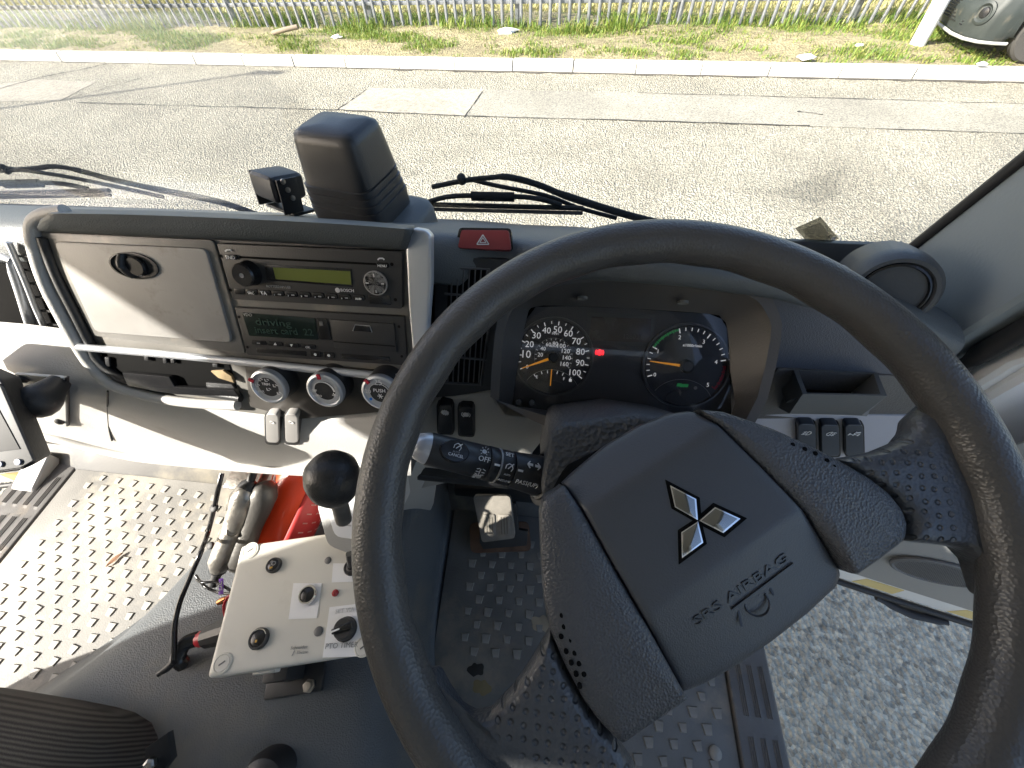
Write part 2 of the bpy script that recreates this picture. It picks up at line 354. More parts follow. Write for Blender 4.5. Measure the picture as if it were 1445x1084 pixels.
# uneven dark strip along the kerb foot, wider on the right
vs_ = []; fs = []
for i in range(200):
    s = -14+i*.16; vs_ += [kp(s, .01, .006), kp(s, -random.uniform(.02, .09)*(1 if s > -2 else .35), .006)]
for i in range(199): fs.append((2*i, 2*i+1, 2*i+3, 2*i+2))
struct(mesh('kerb_foot_strip', vs_, fs, mat('strip_dark', (.07, .064, .055), .95, bump=.8, bscale=90, var=.3), smooth=0))
# verge
NX, NY = 120, 14; rows = []
for j in range(NY+1):
    d = .14+j*(2.75-.14)/NY
    rows.append([kp(-17+i*.28, d, .105+.07*min(1, j/4)*(.5+.5*math.sin(i*.37+j*.8))*.6+random.uniform(0, .02)) for i in range(NX)])
struct(grid('verge', rows, SOIL, smooth=60))
def fn_p(x, d, z=0): return Vector((x, 9.12-.02*x+d, z))
def blade_mat(name, cols):
    m = bpy.data.materials.new(name); m.use_nodes = True; t = m.node_tree; b = t.nodes['Principled BSDF']; b.inputs['Roughness'].default_value = .6
    g = t.nodes.new('ShaderNodeNewGeometry'); cr = t.nodes.new('ShaderNodeValToRGB'); cr.color_ramp.interpolation = 'LINEAR'
    e = cr.color_ramp.elements; e[0].color = (*cols[0], 1); e[1].color = (*cols[-1], 1)
    for i, c in enumerate(cols[1:-1]): x = e.new((i+1)/(len(cols)-1)); x.color = (*c, 1)
    t.links.new(g.outputs['Random Per Island'], cr.inputs[0]); t.links.new(cr.outputs[0], b.inputs['Base Color'])
    tr = t.nodes.new('ShaderNodeBsdfTranslucent'); t.links.new(cr.outputs[0], tr.inputs[0]); mx = t.nodes.new('ShaderNodeMixShader'); mx.inputs[0].default_value = .3
    t.links.new(b.outputs[0], mx.inputs[1]); t.links.new(tr.outputs[0], mx.inputs[2]); t.links.new(mx.outputs[0], t.nodes['Material Output'].inputs[0])
    return m
GRASSM = blade_mat('grass_blades', [(.08, .16, .02), (.14, .24, .03), (.22, .29, .045), (.32, .31, .09), (.1, .2, .025)])
from mathutils import noise as mnoise
def blades(name, n, s0, s1, d0, d1, h0, h1, wd, m, zb=.1, dens=None):
    vs_ = []; fs = []
    for i in range(n):
        s = random.uniform(s0, s1); d = random.uniform(d0, d1)
        q = mnoise.noise(Vector((s*.9, d*1.6, 3.1))); q2 = mnoise.noise(Vector((s*3.1, d*3.6, 9.1)))
        if dens and (q+q2*.7) < dens(s, d)+random.uniform(-.25, .25): continue
        hh = random.uniform(h0, h1)*(1+.9*max(0, q+.4*q2)); a = random.uniform(0, 6.28); ln = random.uniform(.1, 1.0)*hh
        p = kp(s, d, zb); sd = Vector((math.cos(a), math.sin(a), 0))*wd*random.uniform(.6, 1.5); fw = Vector((-math.sin(a), math.cos(a), 0))*ln
        k = len(vs_); vs_ += [p-sd, p+sd, p+fw*.4+sd*.8+Vector((0, 0, hh*.65)), p+fw*.4-sd*.8+Vector((0, 0, hh*.65)), p+fw+Vector((0, 0, hh*.95))]
        fs += [(k, k+1, k+2, k+3), (k+3, k+2, k+4)]
    o = mesh(name, vs_, fs, m, smooth=0, fix=False); return o
FD = 2.35
g = blades('verge_grass', 90000, -12.5, 8.5, .17, 2.75, .03, .085, .006, GRASSM, dens=lambda s, d: -.05-.38*max(0, (d-.7)/1.6) if d > .3 else .25)
struct(g, 'stuff')
g = blades('fence_foot_grass', 15000, -12.5, 8.5, 1.35, 2.35, .06, .2, .007, GRASSM, zb=.11, dens=lambda s, d: -.1+1.2*abs(d-(1.87+.042*(s-.885)))); struct(g, 'stuff')
DRYM = blade_mat('dry_blades', [(.36, .33, .14), (.48, .44, .22), (.28, .29, .08), (.5, .45, .26)])
g = blades('field_grass', 40000, -16, 11, FD+.5, 7.5, .06, .16, .014, DRYM, zb=-.03, dens=lambda s, d: -.6); struct(g, 'stuff')
# palisade fence
GALV = mat('galvanised_steel', (.27, .28, .295), .45, metal=.5, bump=.15, bscale=60, var=.15, vscale=12)
fence = thing('palisade_fence', fn_p(0, 0, .1), 'galvanised steel palisade fence running along the grass verge', 'fence')
for z in (.42, 1.75):
    prism('rail', [fn_p(-19, .03, z), fn_p(13, .03, z), fn_p(13, .03, z+.05), fn_p(-19, .03, z+.05)], Vector((0, .05, 0)), GALV, fence, .004)
b = bmesh.new(); prof = [(-.029, .004), (-.02, .004), (-.011, -.014), (.011, -.014), (.02, .004), (.029, .004), (.029, .007), (.02, .007), (.010, -.011), (-.010, -.011), (-.02, .007), (-.029, .007)]
lo = [b.verts.new((x, y, 0)) for x, y in prof]; hi = [b.verts.new((x*1, y, 2.0)) for x, y in prof]
for i in range(12): b.faces.new((lo[i], lo[(i+1) % 12], hi[(i+1) % 12], hi[i]))
tip = b.verts.new((0, 0, 2.09)); 
for i in range(12): b.faces.new((hi[i], hi[(i+1) % 12], tip))
bmesh.ops.recalc_face_normals(b, faces=b.faces); pme = bpy.data.meshes.new('pale'); b.to_mesh(pme); b.free(); pme.materials.append(GALV)
ang = -.02; s = -13.5
while s < 7.6:
    o = bpy.data.objects.new('pale', pme); col.objects.link(o); o.parent = fence; o.matrix_parent_inverse = Matrix.Translation(-fence.location)
    o.location = fn_p(s, .012, .13+random.uniform(-.03, .03)); o.rotation_euler = (random.uniform(-.012, .012), random.uniform(-.015, .015), ang+random.uniform(-.08, .08)); s += .1675
for i in range(-6, 4):
    s = -3.75+i*2.75; P = [fn_p(s-.05, .08), fn_p(s+.05, .08), fn_p(s+.05, .16), fn_p(s-.05, .16)]
    prism('post', [p+Vector((0, 0, 2.1)) for p in P], Vector((0, 0, -2.1)), GALV, fence, .004)
# thick white post on the verge, leaning slightly
pb = at(1294, 66, Z=.13); wp = thing('white_post', pb, 'thick white painted post standing in the grass beside the dark car', 'post')
lathe('shaft', pb-Vector((0, 0, .1)), Vector((-.09, .02, 1)).normalized(), [(.095, 0), (.095, 2.6), (.09, 2.62), (0, 2.62)], mat('white_post_paint', (.82, .82, .8), .5, var=.05), wp, 24)
# street lamp column out of frame on the left whose thin shadow crosses the road
lp = Vector((-14.4, 2.87, 0)); lamp = thing('lamp_column', lp, 'tall thin lamp column beside the road casting the long thin shadow', 'lamp post')
lathe('column', lp, Vector((0, 0, 1)), [(.07, 0), (.07, 1.2), (.045, 1.3), (.035, 6.2), (0, 6.2)], GALV, lamp, 16)
box('lantern', lp+Vector((.2, 0, 6.2)), (.5, .16, .08), GALV, lamp)
# litter on the verge
LIT = mat('litter_white', (.8, .8, .8), .6)
def litter(u, v, sz, label):
    c = at(u, v, Z=.17); b = bmesh.new(); bmesh.ops.create_icosphere(b, subdivisions=2, radius=1)
    for q in b.verts: q.co = Vector((q.co.x*sz*random.uniform(.6, 1.2), q.co.y*sz*.6*random.uniform(.6, 1.2), q.co.z*sz*.3*random.uniform(.4, 1.2)))+c
    me = bpy.data.meshes.new('litter'); b.to_mesh(me); b.free(); return tag(obj('crumpled_litter', me, LIT, smooth=20), label, 'litter', 'white litter scattered on the verge')
litter(716, 44, .2, 'largest crumpled white litter on the verge near the middle of the fence')
litter(475, 52, .1, 'small crumpled white litter on the grass behind the black display pod')
litter(1138, 81, .13, 'crumpled white litter on the verge close to the kerb at right')
litter(1213, 64, .07, 'tiny white litter scrap in grass left of the white post')
litter(1386, 90, .07, 'tiny white litter scrap between the kerb and the car tyre')
tag(tube('fallen_branch', [at(385, 47, Z=.2), at(402, 42, Z=.25), at(420, 38, Z=.28)], .035, mat('bark', (.24, .19, .14), .9, bump=.8, bscale=30), seg=8), 'short broken branch lying on the verge by the fence', 'branch')

# ---- parked car, only its front corner reaches into the picture
CARP = mat('car_dark_plastic', (.022, .028, .026), .55, bump=.2, bscale=200, var=.1, dirt=(.2, .17, .12, .55, .75, .5), dscale=5)
CARB = mat('car_silver_paint', (.55, .57, .58), .25, metal=.4, coat=.6)
cf = Vector((-.98, .2, 0)).normalized(); cl = Vector((-cf.y, cf.x, 0))      # forward, left
if cl.y > 0: cl = -cl
wc = at(1449, 62, Z=.46); wc = Vector((5.93, 7.2, .45))
cc = wc-cf*1.25-cl*.74; cc.z = .13
def cp_(x, y, z): return cc+cf*x+cl*y+Vector((0, 0, z))
car = thing('parked_car', cc, 'car with dark plastic front bumper parked on the grass behind the kerb', 'car')
def superring(x, hw, z0, z1, rx=.25, n=28):
    out = []
    for i in range(n):
        a = 2*math.pi*i/n; c, s_ = math.cos(a), math.sin(a); e = .45
        out.append(cp_(x, math.copysign(abs(c)**e, c)*hw, (z0+z1)/2+math.copysign(abs(s_)**e, s_)*(z1-z0)/2))
    return out
grid('body', [superring(x, hw, z0, z1) for x, hw, z0, z1 in [(-2.0, .6, .45, .9), (-1.9, .8, .3, 1.0), (-1.2, .86, .28, 1.05), (0, .87, .28, 1.02), (.8, .86, .3, 1.0), (1.5, .82, .5, .95), (1.85, .7, .55, .85), (2.0, .5, .6, .75)]], CARB, car, closed=True, caps=True)
grid('cabin', [superring(x, hw, .9, z1) for x, hw, z1 in [(-1.9, .6, 1.05), (-1.4, .7, 1.42), (-.3, .72, 1.5), (.4, .7, 1.38), (1.1, .62, 1.0)]], D_BLK, car, closed=True, caps=True)
# wrap-round bumper
def bump_ring(t, out=0.0):
    # plan path of the bumper, t from 0 (left arch) through front to 1 (right arch)
    pth = [(1.6, .86), (1.75, .86), (1.9, .82), (2.03, .68), (2.1, .45), (2.13, 0), (2.1, -.45), (2.03, -.68), (1.9, -.82), (1.75, -.86), (1.6, -.86)]
    k = t*(len(pth)-1); i = min(int(k), len(pth)-2); f_ = k-i
    return Vector((pth[i][0]*(1-f_)+pth[i+1][0]*f_, pth[i][1]*(1-f_)+pth[i+1][1]*f_))
brow = []
for z, o_ in [(.2, -.06), (.22, .0), (.3, .02), (.42, .035), (.5, .03), (.56, .0), (.66, -.02), (.7, -.08)]:
    r = []
    for i in range(41):
        p = bump_ring(i/40); q = p.normalized()*o_; zz = z+(.05*(i < 3 or i > 37)); r.append(cp_(p.x+q.x, p.y+q.y, zz))
    brow.append(r)
grid('bumper', brow, CARP, car, smooth=50)
lip = []
for i in range(41): p = bump_ring(i/40); lip.append(cp_(p.x+.015, p.y*1.01, .2))
tube('bumper_lip', lip, .018, mat('lip_grey', (.3, .31, .3), .5), car, 8, 1)
pf = bump_ring(.27); fpnt = cp_(pf.x+.03, pf.y+.01, .46); fn = (cf*.8+cl*.6).normalized()
lathe('fog_lamp_surround', fpnt, fn, [(.11, -.02), (.115, .01), (.09, .02), (.065, -.005), (0, -.01)], CARP, car, 28)
lathe('fog_lamp', fpnt, fn, [(.055, -.005), (.05, .012), (.03, .018), (0, .02)], D_BLK, car, 24)
for k in range(7):
    p0 = bump_ring(.36); p1 = bump_ring(.64); prism('grille_bar', [cp_(p0.x+.03, p0.y, .3+k*.03), cp_(2.18, 0, .3+k*.03), cp_(p1.x+.03, p1.y, .3+k*.03), cp_(p1.x, p1.y, .3+k*.03), cp_(2.14, 0, .3+k*.03), cp_(p0.x, p0.y, .3+k*.03)], Vector((0, 0, .012)), D_BLK, car, 0)
for x in (1.25, -1.25):
    for y in (.74, -.74):
        c = cp_(x, y, .31); n = cl*(1 if y > 0 else -1)
        wh = lathe('wheel', c-n*.1, n, [(.2, 0), (.29, .005), (.31, .03), (.315, .1), (.31, .17), (.285, .2), (.21, .2)], D_TREAD, car, 40)
        lathe('rim', c-n*.1, n, [(.21, .0), (.21, .195), (.195, .19), (.18, .16), (.06, .15), (.05, .17), (0, .17)], mat('alloy', (.6, .6, .6), .35, metal=.8), wh, 40)
        for q in range(5):
            a = q*6.283/5; dd = cf*math.cos(a)+Vector((0, 0, math.sin(a))); sd = cf*-math.sin(a)+Vector((0, 0, math.cos(a)))
            prism('spoke', [c+n*.09+dd*.03-sd*.02, c+n*.09+dd*.2-sd*.03, c+n*.09+dd*.2+sd*.03, c+n*.09+dd*.03+sd*.02], -n*.03, MATS['alloy'], wh, .004)
for y in (.62, -.62):
    lathe('headlight', cp_(1.93, y, .78), (cf+cl*(.35 if y > 0 else -.35)).normalized(), [(.13, -.05), (.13, .0), (.08, .03), (0, .04)], D_CHR, car, 24)

# ================================================================== CAB SHELL
cab = thing('truck_cab', (-.48, 0, FLOOR), 'white lorry cab interior seen from the driving seat', 'truck cab')
HEAD = mat('headlining', (.62, .61, .58), .9, bump=.3, bscale=300)
box('roof', (-.485, -.1, 2.53), (XR-XL+.1, 1.0, .08), D_WHT, cab, bevel=.02)
box('headlining', (-.485, -.1, 2.477), (XR-XL-.04, .94, .02), HEAD, cab)
box('rear_wall', (-.485, -.66, 1.75), (XR-XL+.06, .05, 1.5), HEAD, cab, bevel=.01)
box('floor_pan', (-.485, -.1, FLOOR-.035), (XR-XL-.04, 1.15, .05), D_RUB, cab)
box('cargo_body', (-.485, -2.9, 1.95), (2.06, 4.2, 2.3), D_WHT, cab, bevel=.03)
for X in (XL, XR):
    box('rear_pillar', (X, -.55, 1.75), (.07, .24, 1.5), D_WHT, cab, bevel=.01)
    box('door_header', (X, -.05, 2.485), (.06, .8, .03), D_TRIM, cab, bevel=.006)
# toe board and front wall
grid('toe_board', [[Vector((x, y, z)) for x in (XL+.02, -.9, -.5, -.1, XR-.02)] for y, z in [(.30, FLOOR-.004), (.36, 1.08), (.44, 1.2), (.5, 1.35), (.54, 1.7)]], mat('toe_rubber', (.09, .09, .088), .6, bump=.4, bscale=250, var=.2, dirt=(.3, .27, .2, .5, .7, .6), dscale=6), cab, thick=.01)
box('front_panel', (-.485, .6, 1.3), (XR-XL+.06, .04, .66), D_WHT, cab, bevel=.01)
# windscreen
wz0, wz1 = 1.62, 2.5; xs = [XL+.0+(XR-XL)*i/12 for i in range(13)]
def wsv(x, z): return Vector((x, ws_y(z)+.02-.05*((x+.485)/.98)**2, z))
wr = [[wsv(x, wz0+(wz1-wz0)*j/6) for x in xs] for j in range(7)]
grid('windscreen', wr, GLASS, cab, thick=.004)
# front pillars
def pillar(sx):
    X = XR-.012 if sx > 0 else XL+.012
    P1 = at(1275, 360, X=XR-.012); P2 = at(1339, 486, X=XR-.012); P3 = at(1445, 419, X=XR-.012)
    top = Vector((0, ws_y(2.5)-.03, 2.5)); d = (P3-P2); k = (2.3-P2.z)/d.z
    P4 = P2+d*min(k, 1.9); pts = [Vector((X, P1.y, P1.z)), Vector((X, top.y, 2.49)), Vector((X, .12, 2.49)), Vector((X, P4.y, P4.z)), Vector((X, P2.y, P2.z)), Vector((X, P2.y+.02, 1.5)), Vector((X, P1.y, 1.5))]
    prism('pillar_trim', pts, Vector((.05*sx, 0, 0)), D_TRIM, cab, .012, 3)
    tube('pillar_seal', [Vector((X-.001*sx, P1.y+.002, P1.z-.05)), Vector((X-.001*sx, P1.y, P1.z)), Vector((X-.001*sx, top.y, 2.47))], .0065, D_SEAL, cab, 8, 1)
    tube('door_seal', [Vector((X+.03*sx, P2.y-.022, 1.1)), Vector((X+.03*sx, P2.y-.012, P2.z-.04)), Vector((X+.03*sx, P2.y-.012, P2.z)), Vector((X+.03*sx, P3.y-.012, P3.z)), Vector((X+.03*sx, P4.y-.012, P4.z)), Vector((X+.03*sx, .1, 2.47))], .012, D_SEAL, cab, 10, 1)
    prism('door_jamb', [Vector((X+.05*sx, .5, 1.0)), Vector((X+.05*sx, .5, 1.62)), Vector((X+.05*sx, top.y, 2.5)), Vector((X+.05*sx, .1, 2.5)), Vector((X+.05*sx, P2.y-.03, P2.z)), Vector((X+.05*sx, P2.y-.04, 1.0))], Vector((.05*sx, 0, 0)), D_WHT, cab, .012, 3)
pillar(1); pillar(-1)
# sills with ribbed tread plates
def sill(sx):
    x0, x1 = (.402, .49) if sx > 0 else (-1.455, -1.315)
    s_ = prism('sill', [Vector((x0, -.5, FLOOR+.012)), Vector((x1, -.5, FLOOR+.004)), Vector((x1+.012*(1 if sx > 0 else 0), -.5, FLOOR-.1)), Vector((x0, -.5, FLOOR-.1))], Vector((0, .88, 0)), D_SILL, cab, .006, 3)
    ncol = 3 if sx > 0 else 4; cw = (x1-x0-.02)/ncol
    for j in range(6):
        for i in range(ncol):
            cx = x0+.012+cw*(i+.5); cy = -.33+j*.112
            box('tread_block', (cx, cy, FLOOR+.0085-(.008*(cx-x0)/(x1-x0))), (cw*.84, .1, .007), D_SILL, s_, bevel=.003, seg=2)
            for q in (-1, 0, 1): box('tread_rib', (cx+q*cw*.17, cy, FLOOR+.0118-(.008*(cx-x0)/(x1-x0))), (cw*.09, .082, .004), D_SILL, s_, bevel=.0008, seg=1)
    p = Vector(((x0+x1)/2+.012, -.115, FLOOR+.009)); lathe('sill_bolt', p, Vector((0, 0, 1)), [(.008, 0), (.008, .004), (.005, .006), (0, .006)], mat('brass', (.5, .36, .15), .3, metal=1), s_, 12)
    prism('sill_panel', [Vector((x1-.02*sx, -.5, FLOOR-.102)), Vector((x1+.008*sx, -.5, FLOOR-.102)), Vector((x1+.0*sx, -.5, FLOOR-.25)), Vector((x1-.02*sx, -.5, FLOOR-.25))], Vector((0, .95, 0)), D_WHT, cab, .008)
sill(1); sill(-1)
prism('pillar_foot', [at(70, 640, X=-1.37), at(104, 655, X=-1.37), at(120, 688, X=-1.37), at(100, 704, X=-1.37), at(44, 694, X=-1.37)], Vector((-.07, 0, 0)), D_LG, cab, .01, 3)
# doors swung open
def door(sx, label):
    h = Vector((XR+.05 if sx > 0 else XL-.05, .335, 0)); e = Vector((.975*sx, -.222, 0)).normalized(); n = Vector((-.222*sx, -.975, 0)).normalized()
    def dp(a, d, z): return h+e*a+n*d+Vector((0, 0, z))
    d = thing('open_cab_door', dp(0, 0, .9), label, 'door', 'cab doors standing open')
    prism('shell', [dp(.0, 0, .875), dp(.93, 0, .875), dp(.95, 0, 1.3), dp(.95, 0, 1.72), dp(0, 0, 1.72)], -n*.06, D_WHT, d, .015, 3)
    tr = prism('trim', [dp(.04, .004, .95), dp(.86, .004, .95), dp(.88, .045, 1.3), dp(.88, .045, 1.66), dp(.04, .045, 1.66)], -n*.003, mat('door_trim_grey', (.27, .27, .26), .6, bump=.3, bscale=350, var=.06), d, .014, 3)
    sp = dp(.42 if sx > 0 else .3, .046, 1.085)
    c = at(1322, 806, pl=(dp(0, .020, 1.0), n)) if sx > 0 else sp
    lathe('speaker_grille', c, n, [(.078, 0), (.078, .004), (.074, .006), (.07, .003), (0, .006)], mat('grille_mesh', (.12, .12, .118), .6), d, 36, x=Vector((0, 0, 1)).cross(n), sy=.72)
    gx = Vector((0, 0, 1)).cross(n).normalized(); vs_ = []; fs = []
    for i in range(-16, 17):
        for j in range(-12, 13):
            x, y = i*.0045, j*.0045
            if (x/.068)**2+(y/.049)**2 > 1: continue
            k = len(vs_); q = c+gx*x+Vector((0, 0, y))+n*.0065
            for a in range(4): vs_.append(q+gx*(.0013*math.cos(a*1.57+.78))+Vector((0, 0, .0013*math.sin(a*1.57+.78))))
            fs.append((k, k+1, k+2, k+3))
    mesh('grille_holes', vs_, fs, D_DEEP, d, 0)['kind'] = 'stuff'
    tube('bottom_seal', [dp(.02, .0, .87), dp(.3, .004, .866), dp(.6, .004, .866), dp(.93, .0, .87)], .009, D_SEAL, d, 8)
    tube('check_strap', [dp(.36, .012, .862), dp(.44, .02, .85), dp(.52, .016, .86)], [.005, .007, .008, .007, .005], D_SEAL, d, 8, rx=1.6)
    for a0, a1 in ((dp(0, -.02, 1.72), dp(.12, -.02, 2.45)), (dp(.12, -.02, 2.45), dp(.93, -.02, 2.45)), (dp(.93, -.02, 2.45), dp(.95, -.02, 1.72))): tube('window_frame', [a0, a1], .022, D_SEAL, d, 8, 1)
    prism('window', [dp(.0, -.02, 1.72), dp(.95, -.02, 1.72), dp(.93, -.02, 2.45), dp(.12, -.02, 2.45)], -n*.004, GLASS, d, 0)
    tube('pull_handle', [dp(.5, .045, 1.45), dp(.52, .1, 1.46), dp(.7, .1, 1.46), dp(.72, .045, 1.45)], .011, D_DARK, d, 8)
    for q, z in ((.10, .91), (.29, .908), (.5, .91), (.66, .907)): prism('yellowed_tape', [dp(q, .0012, z-.02), dp(q+.09, .0012, z-.018), dp(q+.085, .0012, z+.03), dp(q+.005, .0012, z+.028)], -n*.001, mat('yellow_tape', (.62, .5, .22), .6, var=.2), d, 0)
door(1, 'driver door standing open on the right, grey trim with oval speaker grille')
door(-1, 'passenger door standing open at the far left beyond the ribbed sill')

# ================================================================== FLOOR
def tunnel():
    # cross-sections front to rear: (y, left foot x, left top x, right top x, right foot x, top z)
    S = [(.40, -.62, -.58, -.27, -.235, 1.12), (.33, -.66, -.60, -.27, -.235, 1.20), (.22, -.71, -.62, -.265, -.23, 1.255), (.1, -.78, -.64, -.255, -.225, 1.285), (0, -.85, -.66, -.24, -.21, 1.30), (-.08, -.92, -.69, -.22, -.185, 1.315), (-.18, -1.03, -.76, -.17, -.12, 1.33), (-.3, -1.1, -.86, -.1, -.03, 1.34), (-.6, -1.12, -.9, -.1, -.02, 1.35)]
    rows = []
    for y, lf, lt, rt, rf, z in S:
        h = z-FLOOR
        prof = [(lf-.03, FLOOR-.01), (lf, FLOOR+.006), (lerp(lf, lt, .35), FLOOR+h*.3), (lerp(lf, lt, .75), FLOOR+h*.74), (lt, FLOOR+h*.93), (lt+.05, FLOOR+h*.99), (lerp(lt, rt, .5), z+.006), (rt-.045, FLOOR+h*.99), (rt-.01, FLOOR+h*.95), (rt+.008, FLOOR+h*.85), (lerp(rt, rf, .8), FLOOR+h*.3), (rf, FLOOR+.01), (rf+.02, FLOOR-.01)]
        rows.append([Vector((x, y, zz)) for x, zz in prof])
    o = grid('engine_cover', rows, D_TUN, cab, smooth=80); o.modifiers.new('sub', 'SUBSURF').levels = 2; o.modifiers['sub'].render_levels = 2
    # front face
tunnel()
# rubber mats with raised trapezoid studs
b = bmesh.new(); tp = [(-.0095, .0085), (.0095, .0085), (.0065, -.0085), (-.0065, -.0085)]
lo = [b.verts.new((x, y, 0)) for x, y in tp]; hi = [b.verts.new((x*.86, y*.86, .0032)) for x, y in tp]
b.faces.new(hi)
for i in range(4): b.faces.new((lo[i], lo[(i+1) % 4], hi[(i+1) % 4], hi[i]))
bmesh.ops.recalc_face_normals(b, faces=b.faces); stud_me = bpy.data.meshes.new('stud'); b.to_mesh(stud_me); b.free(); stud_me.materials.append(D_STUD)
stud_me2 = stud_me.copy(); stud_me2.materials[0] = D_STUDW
def mat_sheet(name, poly, label, px_, py_, x0, x1, y0, y1, inside, m, sm, rot, zslope=0):
    o = prism(name, [Vector((x, y, FLOOR+.003)) for x, y in poly], Vector((0, 0, -.008)), m, None, .002)
    tag(o, label, 'floor mat'); n = 0
    j = 0; y = y0
    while y < y1:
        x = x0+(px_/2 if j % 2 else 0)
        while x < x1:
            X = x*math.cos(rot)-(y-y0)*math.sin(rot); Y = y+(x-x0)*math.sin(rot)*1
            if inside(X, Y):
                s_ = bpy.data.objects.new('stud', sm); col.objects.link(s_); s_.parent = o; s_.location = (X+random.uniform(-.001, .001), Y, FLOOR+.0025); s_.rotation_euler = (0, 0, rot+random.uniform(-.12, .12)); k = random.uniform(.85, 1.1); s_.scale = (k, k, 1); n += 1
            x += px_
        y += py_; j += 1
    return n
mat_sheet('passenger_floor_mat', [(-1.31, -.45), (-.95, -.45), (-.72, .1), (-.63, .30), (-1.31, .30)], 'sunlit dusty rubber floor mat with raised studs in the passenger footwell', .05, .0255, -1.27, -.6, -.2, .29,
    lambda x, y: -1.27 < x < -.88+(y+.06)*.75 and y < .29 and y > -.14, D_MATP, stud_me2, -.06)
mat_sheet('driver_floor_mat', [(-.215, .30), (-.20, 0), (-.12, -.2), (0, -.42), (.40, -.42), (.40, .30)], 'dark rubber floor mat with raised studs in the driver footwell', .046, .0245, -.25, .4, -.42, .27,
    lambda x, y: (x > -.165+max(0, .06-y)*.35) and (x < .375) and (y > -.0 or x > .2) and y < .235, D_RUB, stud_me, .06)
mud = mat('dried_mud', (.34, .29, .21), .95, bump=.8, bscale=60, var=.25, vscale=20)
def splat(c, r, m, name, parent, z):
    vs_ = [Vector((c[0], c[1], z+.0015))]; n = 28
    for i in range(n): a = i*6.283/n; rr = r*(.8+.18*math.sin(2*a+c[0]*50)+.1*math.sin(5*a+c[1]*90)+random.uniform(-.04, .04)); vs_.append(Vector((c[0]+math.cos(a)*rr, c[1]+math.sin(a)*rr*.9, z)))
    return mesh(name, vs_, [(0, i+1, (i+1) % n+1) for i in range(n)], m, parent, 0)
DM = bpy.data.objects['driver_floor_mat']
p = at(765, 880, Z=FLOOR); splat((p.x, p.y), .025, mud, 'dried_mud', DM, FLOOR+.0042)
p = at(680, 970, Z=FLOOR); splat((p.x, p.y), .02, mat('stain', (.2, .16, .08), .8, var=.3), 'stain', DM, FLOOR+.0036)
p = at(672, 945, Z=FLOOR); splat((p.x, p.y), .018, mat('stain_dark', (.02, .018, .015), .8), 'stain', DM, FLOOR+.0036)
p = at(1008, 1062, Z=FLOOR); lathe('mat_button', p, Vector((0, 0, 1)), [(.011, .003), (.011, .007), (.008, .009), (0, .0095)], D_STUD, DM, 18)
# dry leaf on the passenger mat
p = at(163, 790, Z=FLOOR+.006); lv = []
for i in range(9):
    t = i/8; wv = .006*math.sin(math.pi*t)+.0003; q = p+Vector((.02, .034, 0))*(t-.5); nn = Vector((.034, -.02, 0)).normalized()
    lv.append([q-nn*wv+Vector((0, 0, .004)), q+Vector((0, 0, .001)), q+nn*wv+Vector((0, 0, .005))])
tag(grid('dry_leaf', lv, mat('leaf_brown', (.2, .1, .05), .8), thick=.0006), 'small dry brown leaf lying on the sunlit passenger mat', 'leaf')

# seats
def seat(name, x0, x1, yf, top, label, flecks=True):
    s_ = thing(name, ((x0+x1)/2, yf-.2, FLOOR+.1), label, 'seat')
    rows = []
    for i in range(13):
        t = i/12; x = lerp(x0, x1, t); e = (1-abs(2*t-1)**6); r = []
        for y, z in [(yf+.0, -.16), (yf+.028, -.11), (yf+.03, -.06), (yf+.012, -.018), (yf-.03, 0), (yf-.12, .004), (yf-.3, -.01), (yf-.4, -.02)]:
            r.append(Vector((x, yf-.2+(y-yf+.2)*(.86+.14*e), top+z*1-.05*(1-e)**1)))
        rows.append(r)
    cu = grid('cushion', rows, D_SEAT, s_, caps=True, smooth=70)
    for j in range(10):
        y = [(yf+.031-.003), (yf+.018), (yf-.01), (yf-.04)][j % 4]
    grid('backrest', [[Vector((x, y, z)) for y, z in [(-.47, top-.02), (-.5, top+.3), (-.54, top+.6), (-.6, top+.6), (-.6, top-.02)]] for x in (x0+.02, (x0+x1)/2, x1-.02)], D_SEAT, s_, caps=True)
    if flecks:
        fm = bmesh.new(); bmesh.ops.create_cube(fm, size=1)
        for v in fm.verts: v.co = Vector((v.co.x*.003, v.co.y*.006, v.co.z*.0008))
        me = bpy.data.meshes.new('fleck'); fm.to_mesh(me); fm.free(); me.materials.append(D_SEATL)
        for k in range(60):
            o = bpy.data.objects.new('woven_fleck', me); col.objects.link(o); o.parent = s_; o.matrix_parent_inverse = Matrix.Translation(-s_.location)
            o.location = (random.uniform(x0+.05, x1-.05), yf-.03-random.uniform(0, .1), top+.0015); o.rotation_euler = (0, 0, random.uniform(-.3, .3))
    return s_
seat('middle_bench', -.9, -.50, -.15, 1.425, 'dark pinstriped middle seat cushion at the lower left corner')
seat('passenger_bench', -1.4, -.89, -.3, 1.45, 'dark passenger seat at far left behind the sunlit mat', False)
sb_ = thing('seat_bracket', at(222, 1062, Z=1.37), 'bent dark steel bracket with bolt on the side of the middle seat', 'bracket')
prism('plate', [at(205, 1056, Z=1.40), at(236, 1034, Z=1.42), at(242, 1072, Z=1.38), at(228, 1090, Z=1.37), at(204, 1082, Z=1.38)], Vector((.002, .003, -.006)), D_DARK, sb_, .001)
lathe('bolt', at(214, 1077, Z=1.388), Vector((.2, -.2, 1)), [(.007, 0), (.007, .006), (.004, .008), (0, .008)], D_ALU, sb_, 6)
k_ = at(378, 1088, Z=1.34); lathe('buckle_top', k_, Vector((0, -.2, 1)), [(.03, -.06), (.03, .0), (.024, .012), (.01, .018), (0, .018)], D_DARK, None, 24, sy=.7)
tag(bpy.data.objects['buckle_top'], 'rounded black seat belt buckle top at the bottom edge of the picture', 'buckle'); bpy.data.objects['buckle_top'].name = 'belt_buckle'

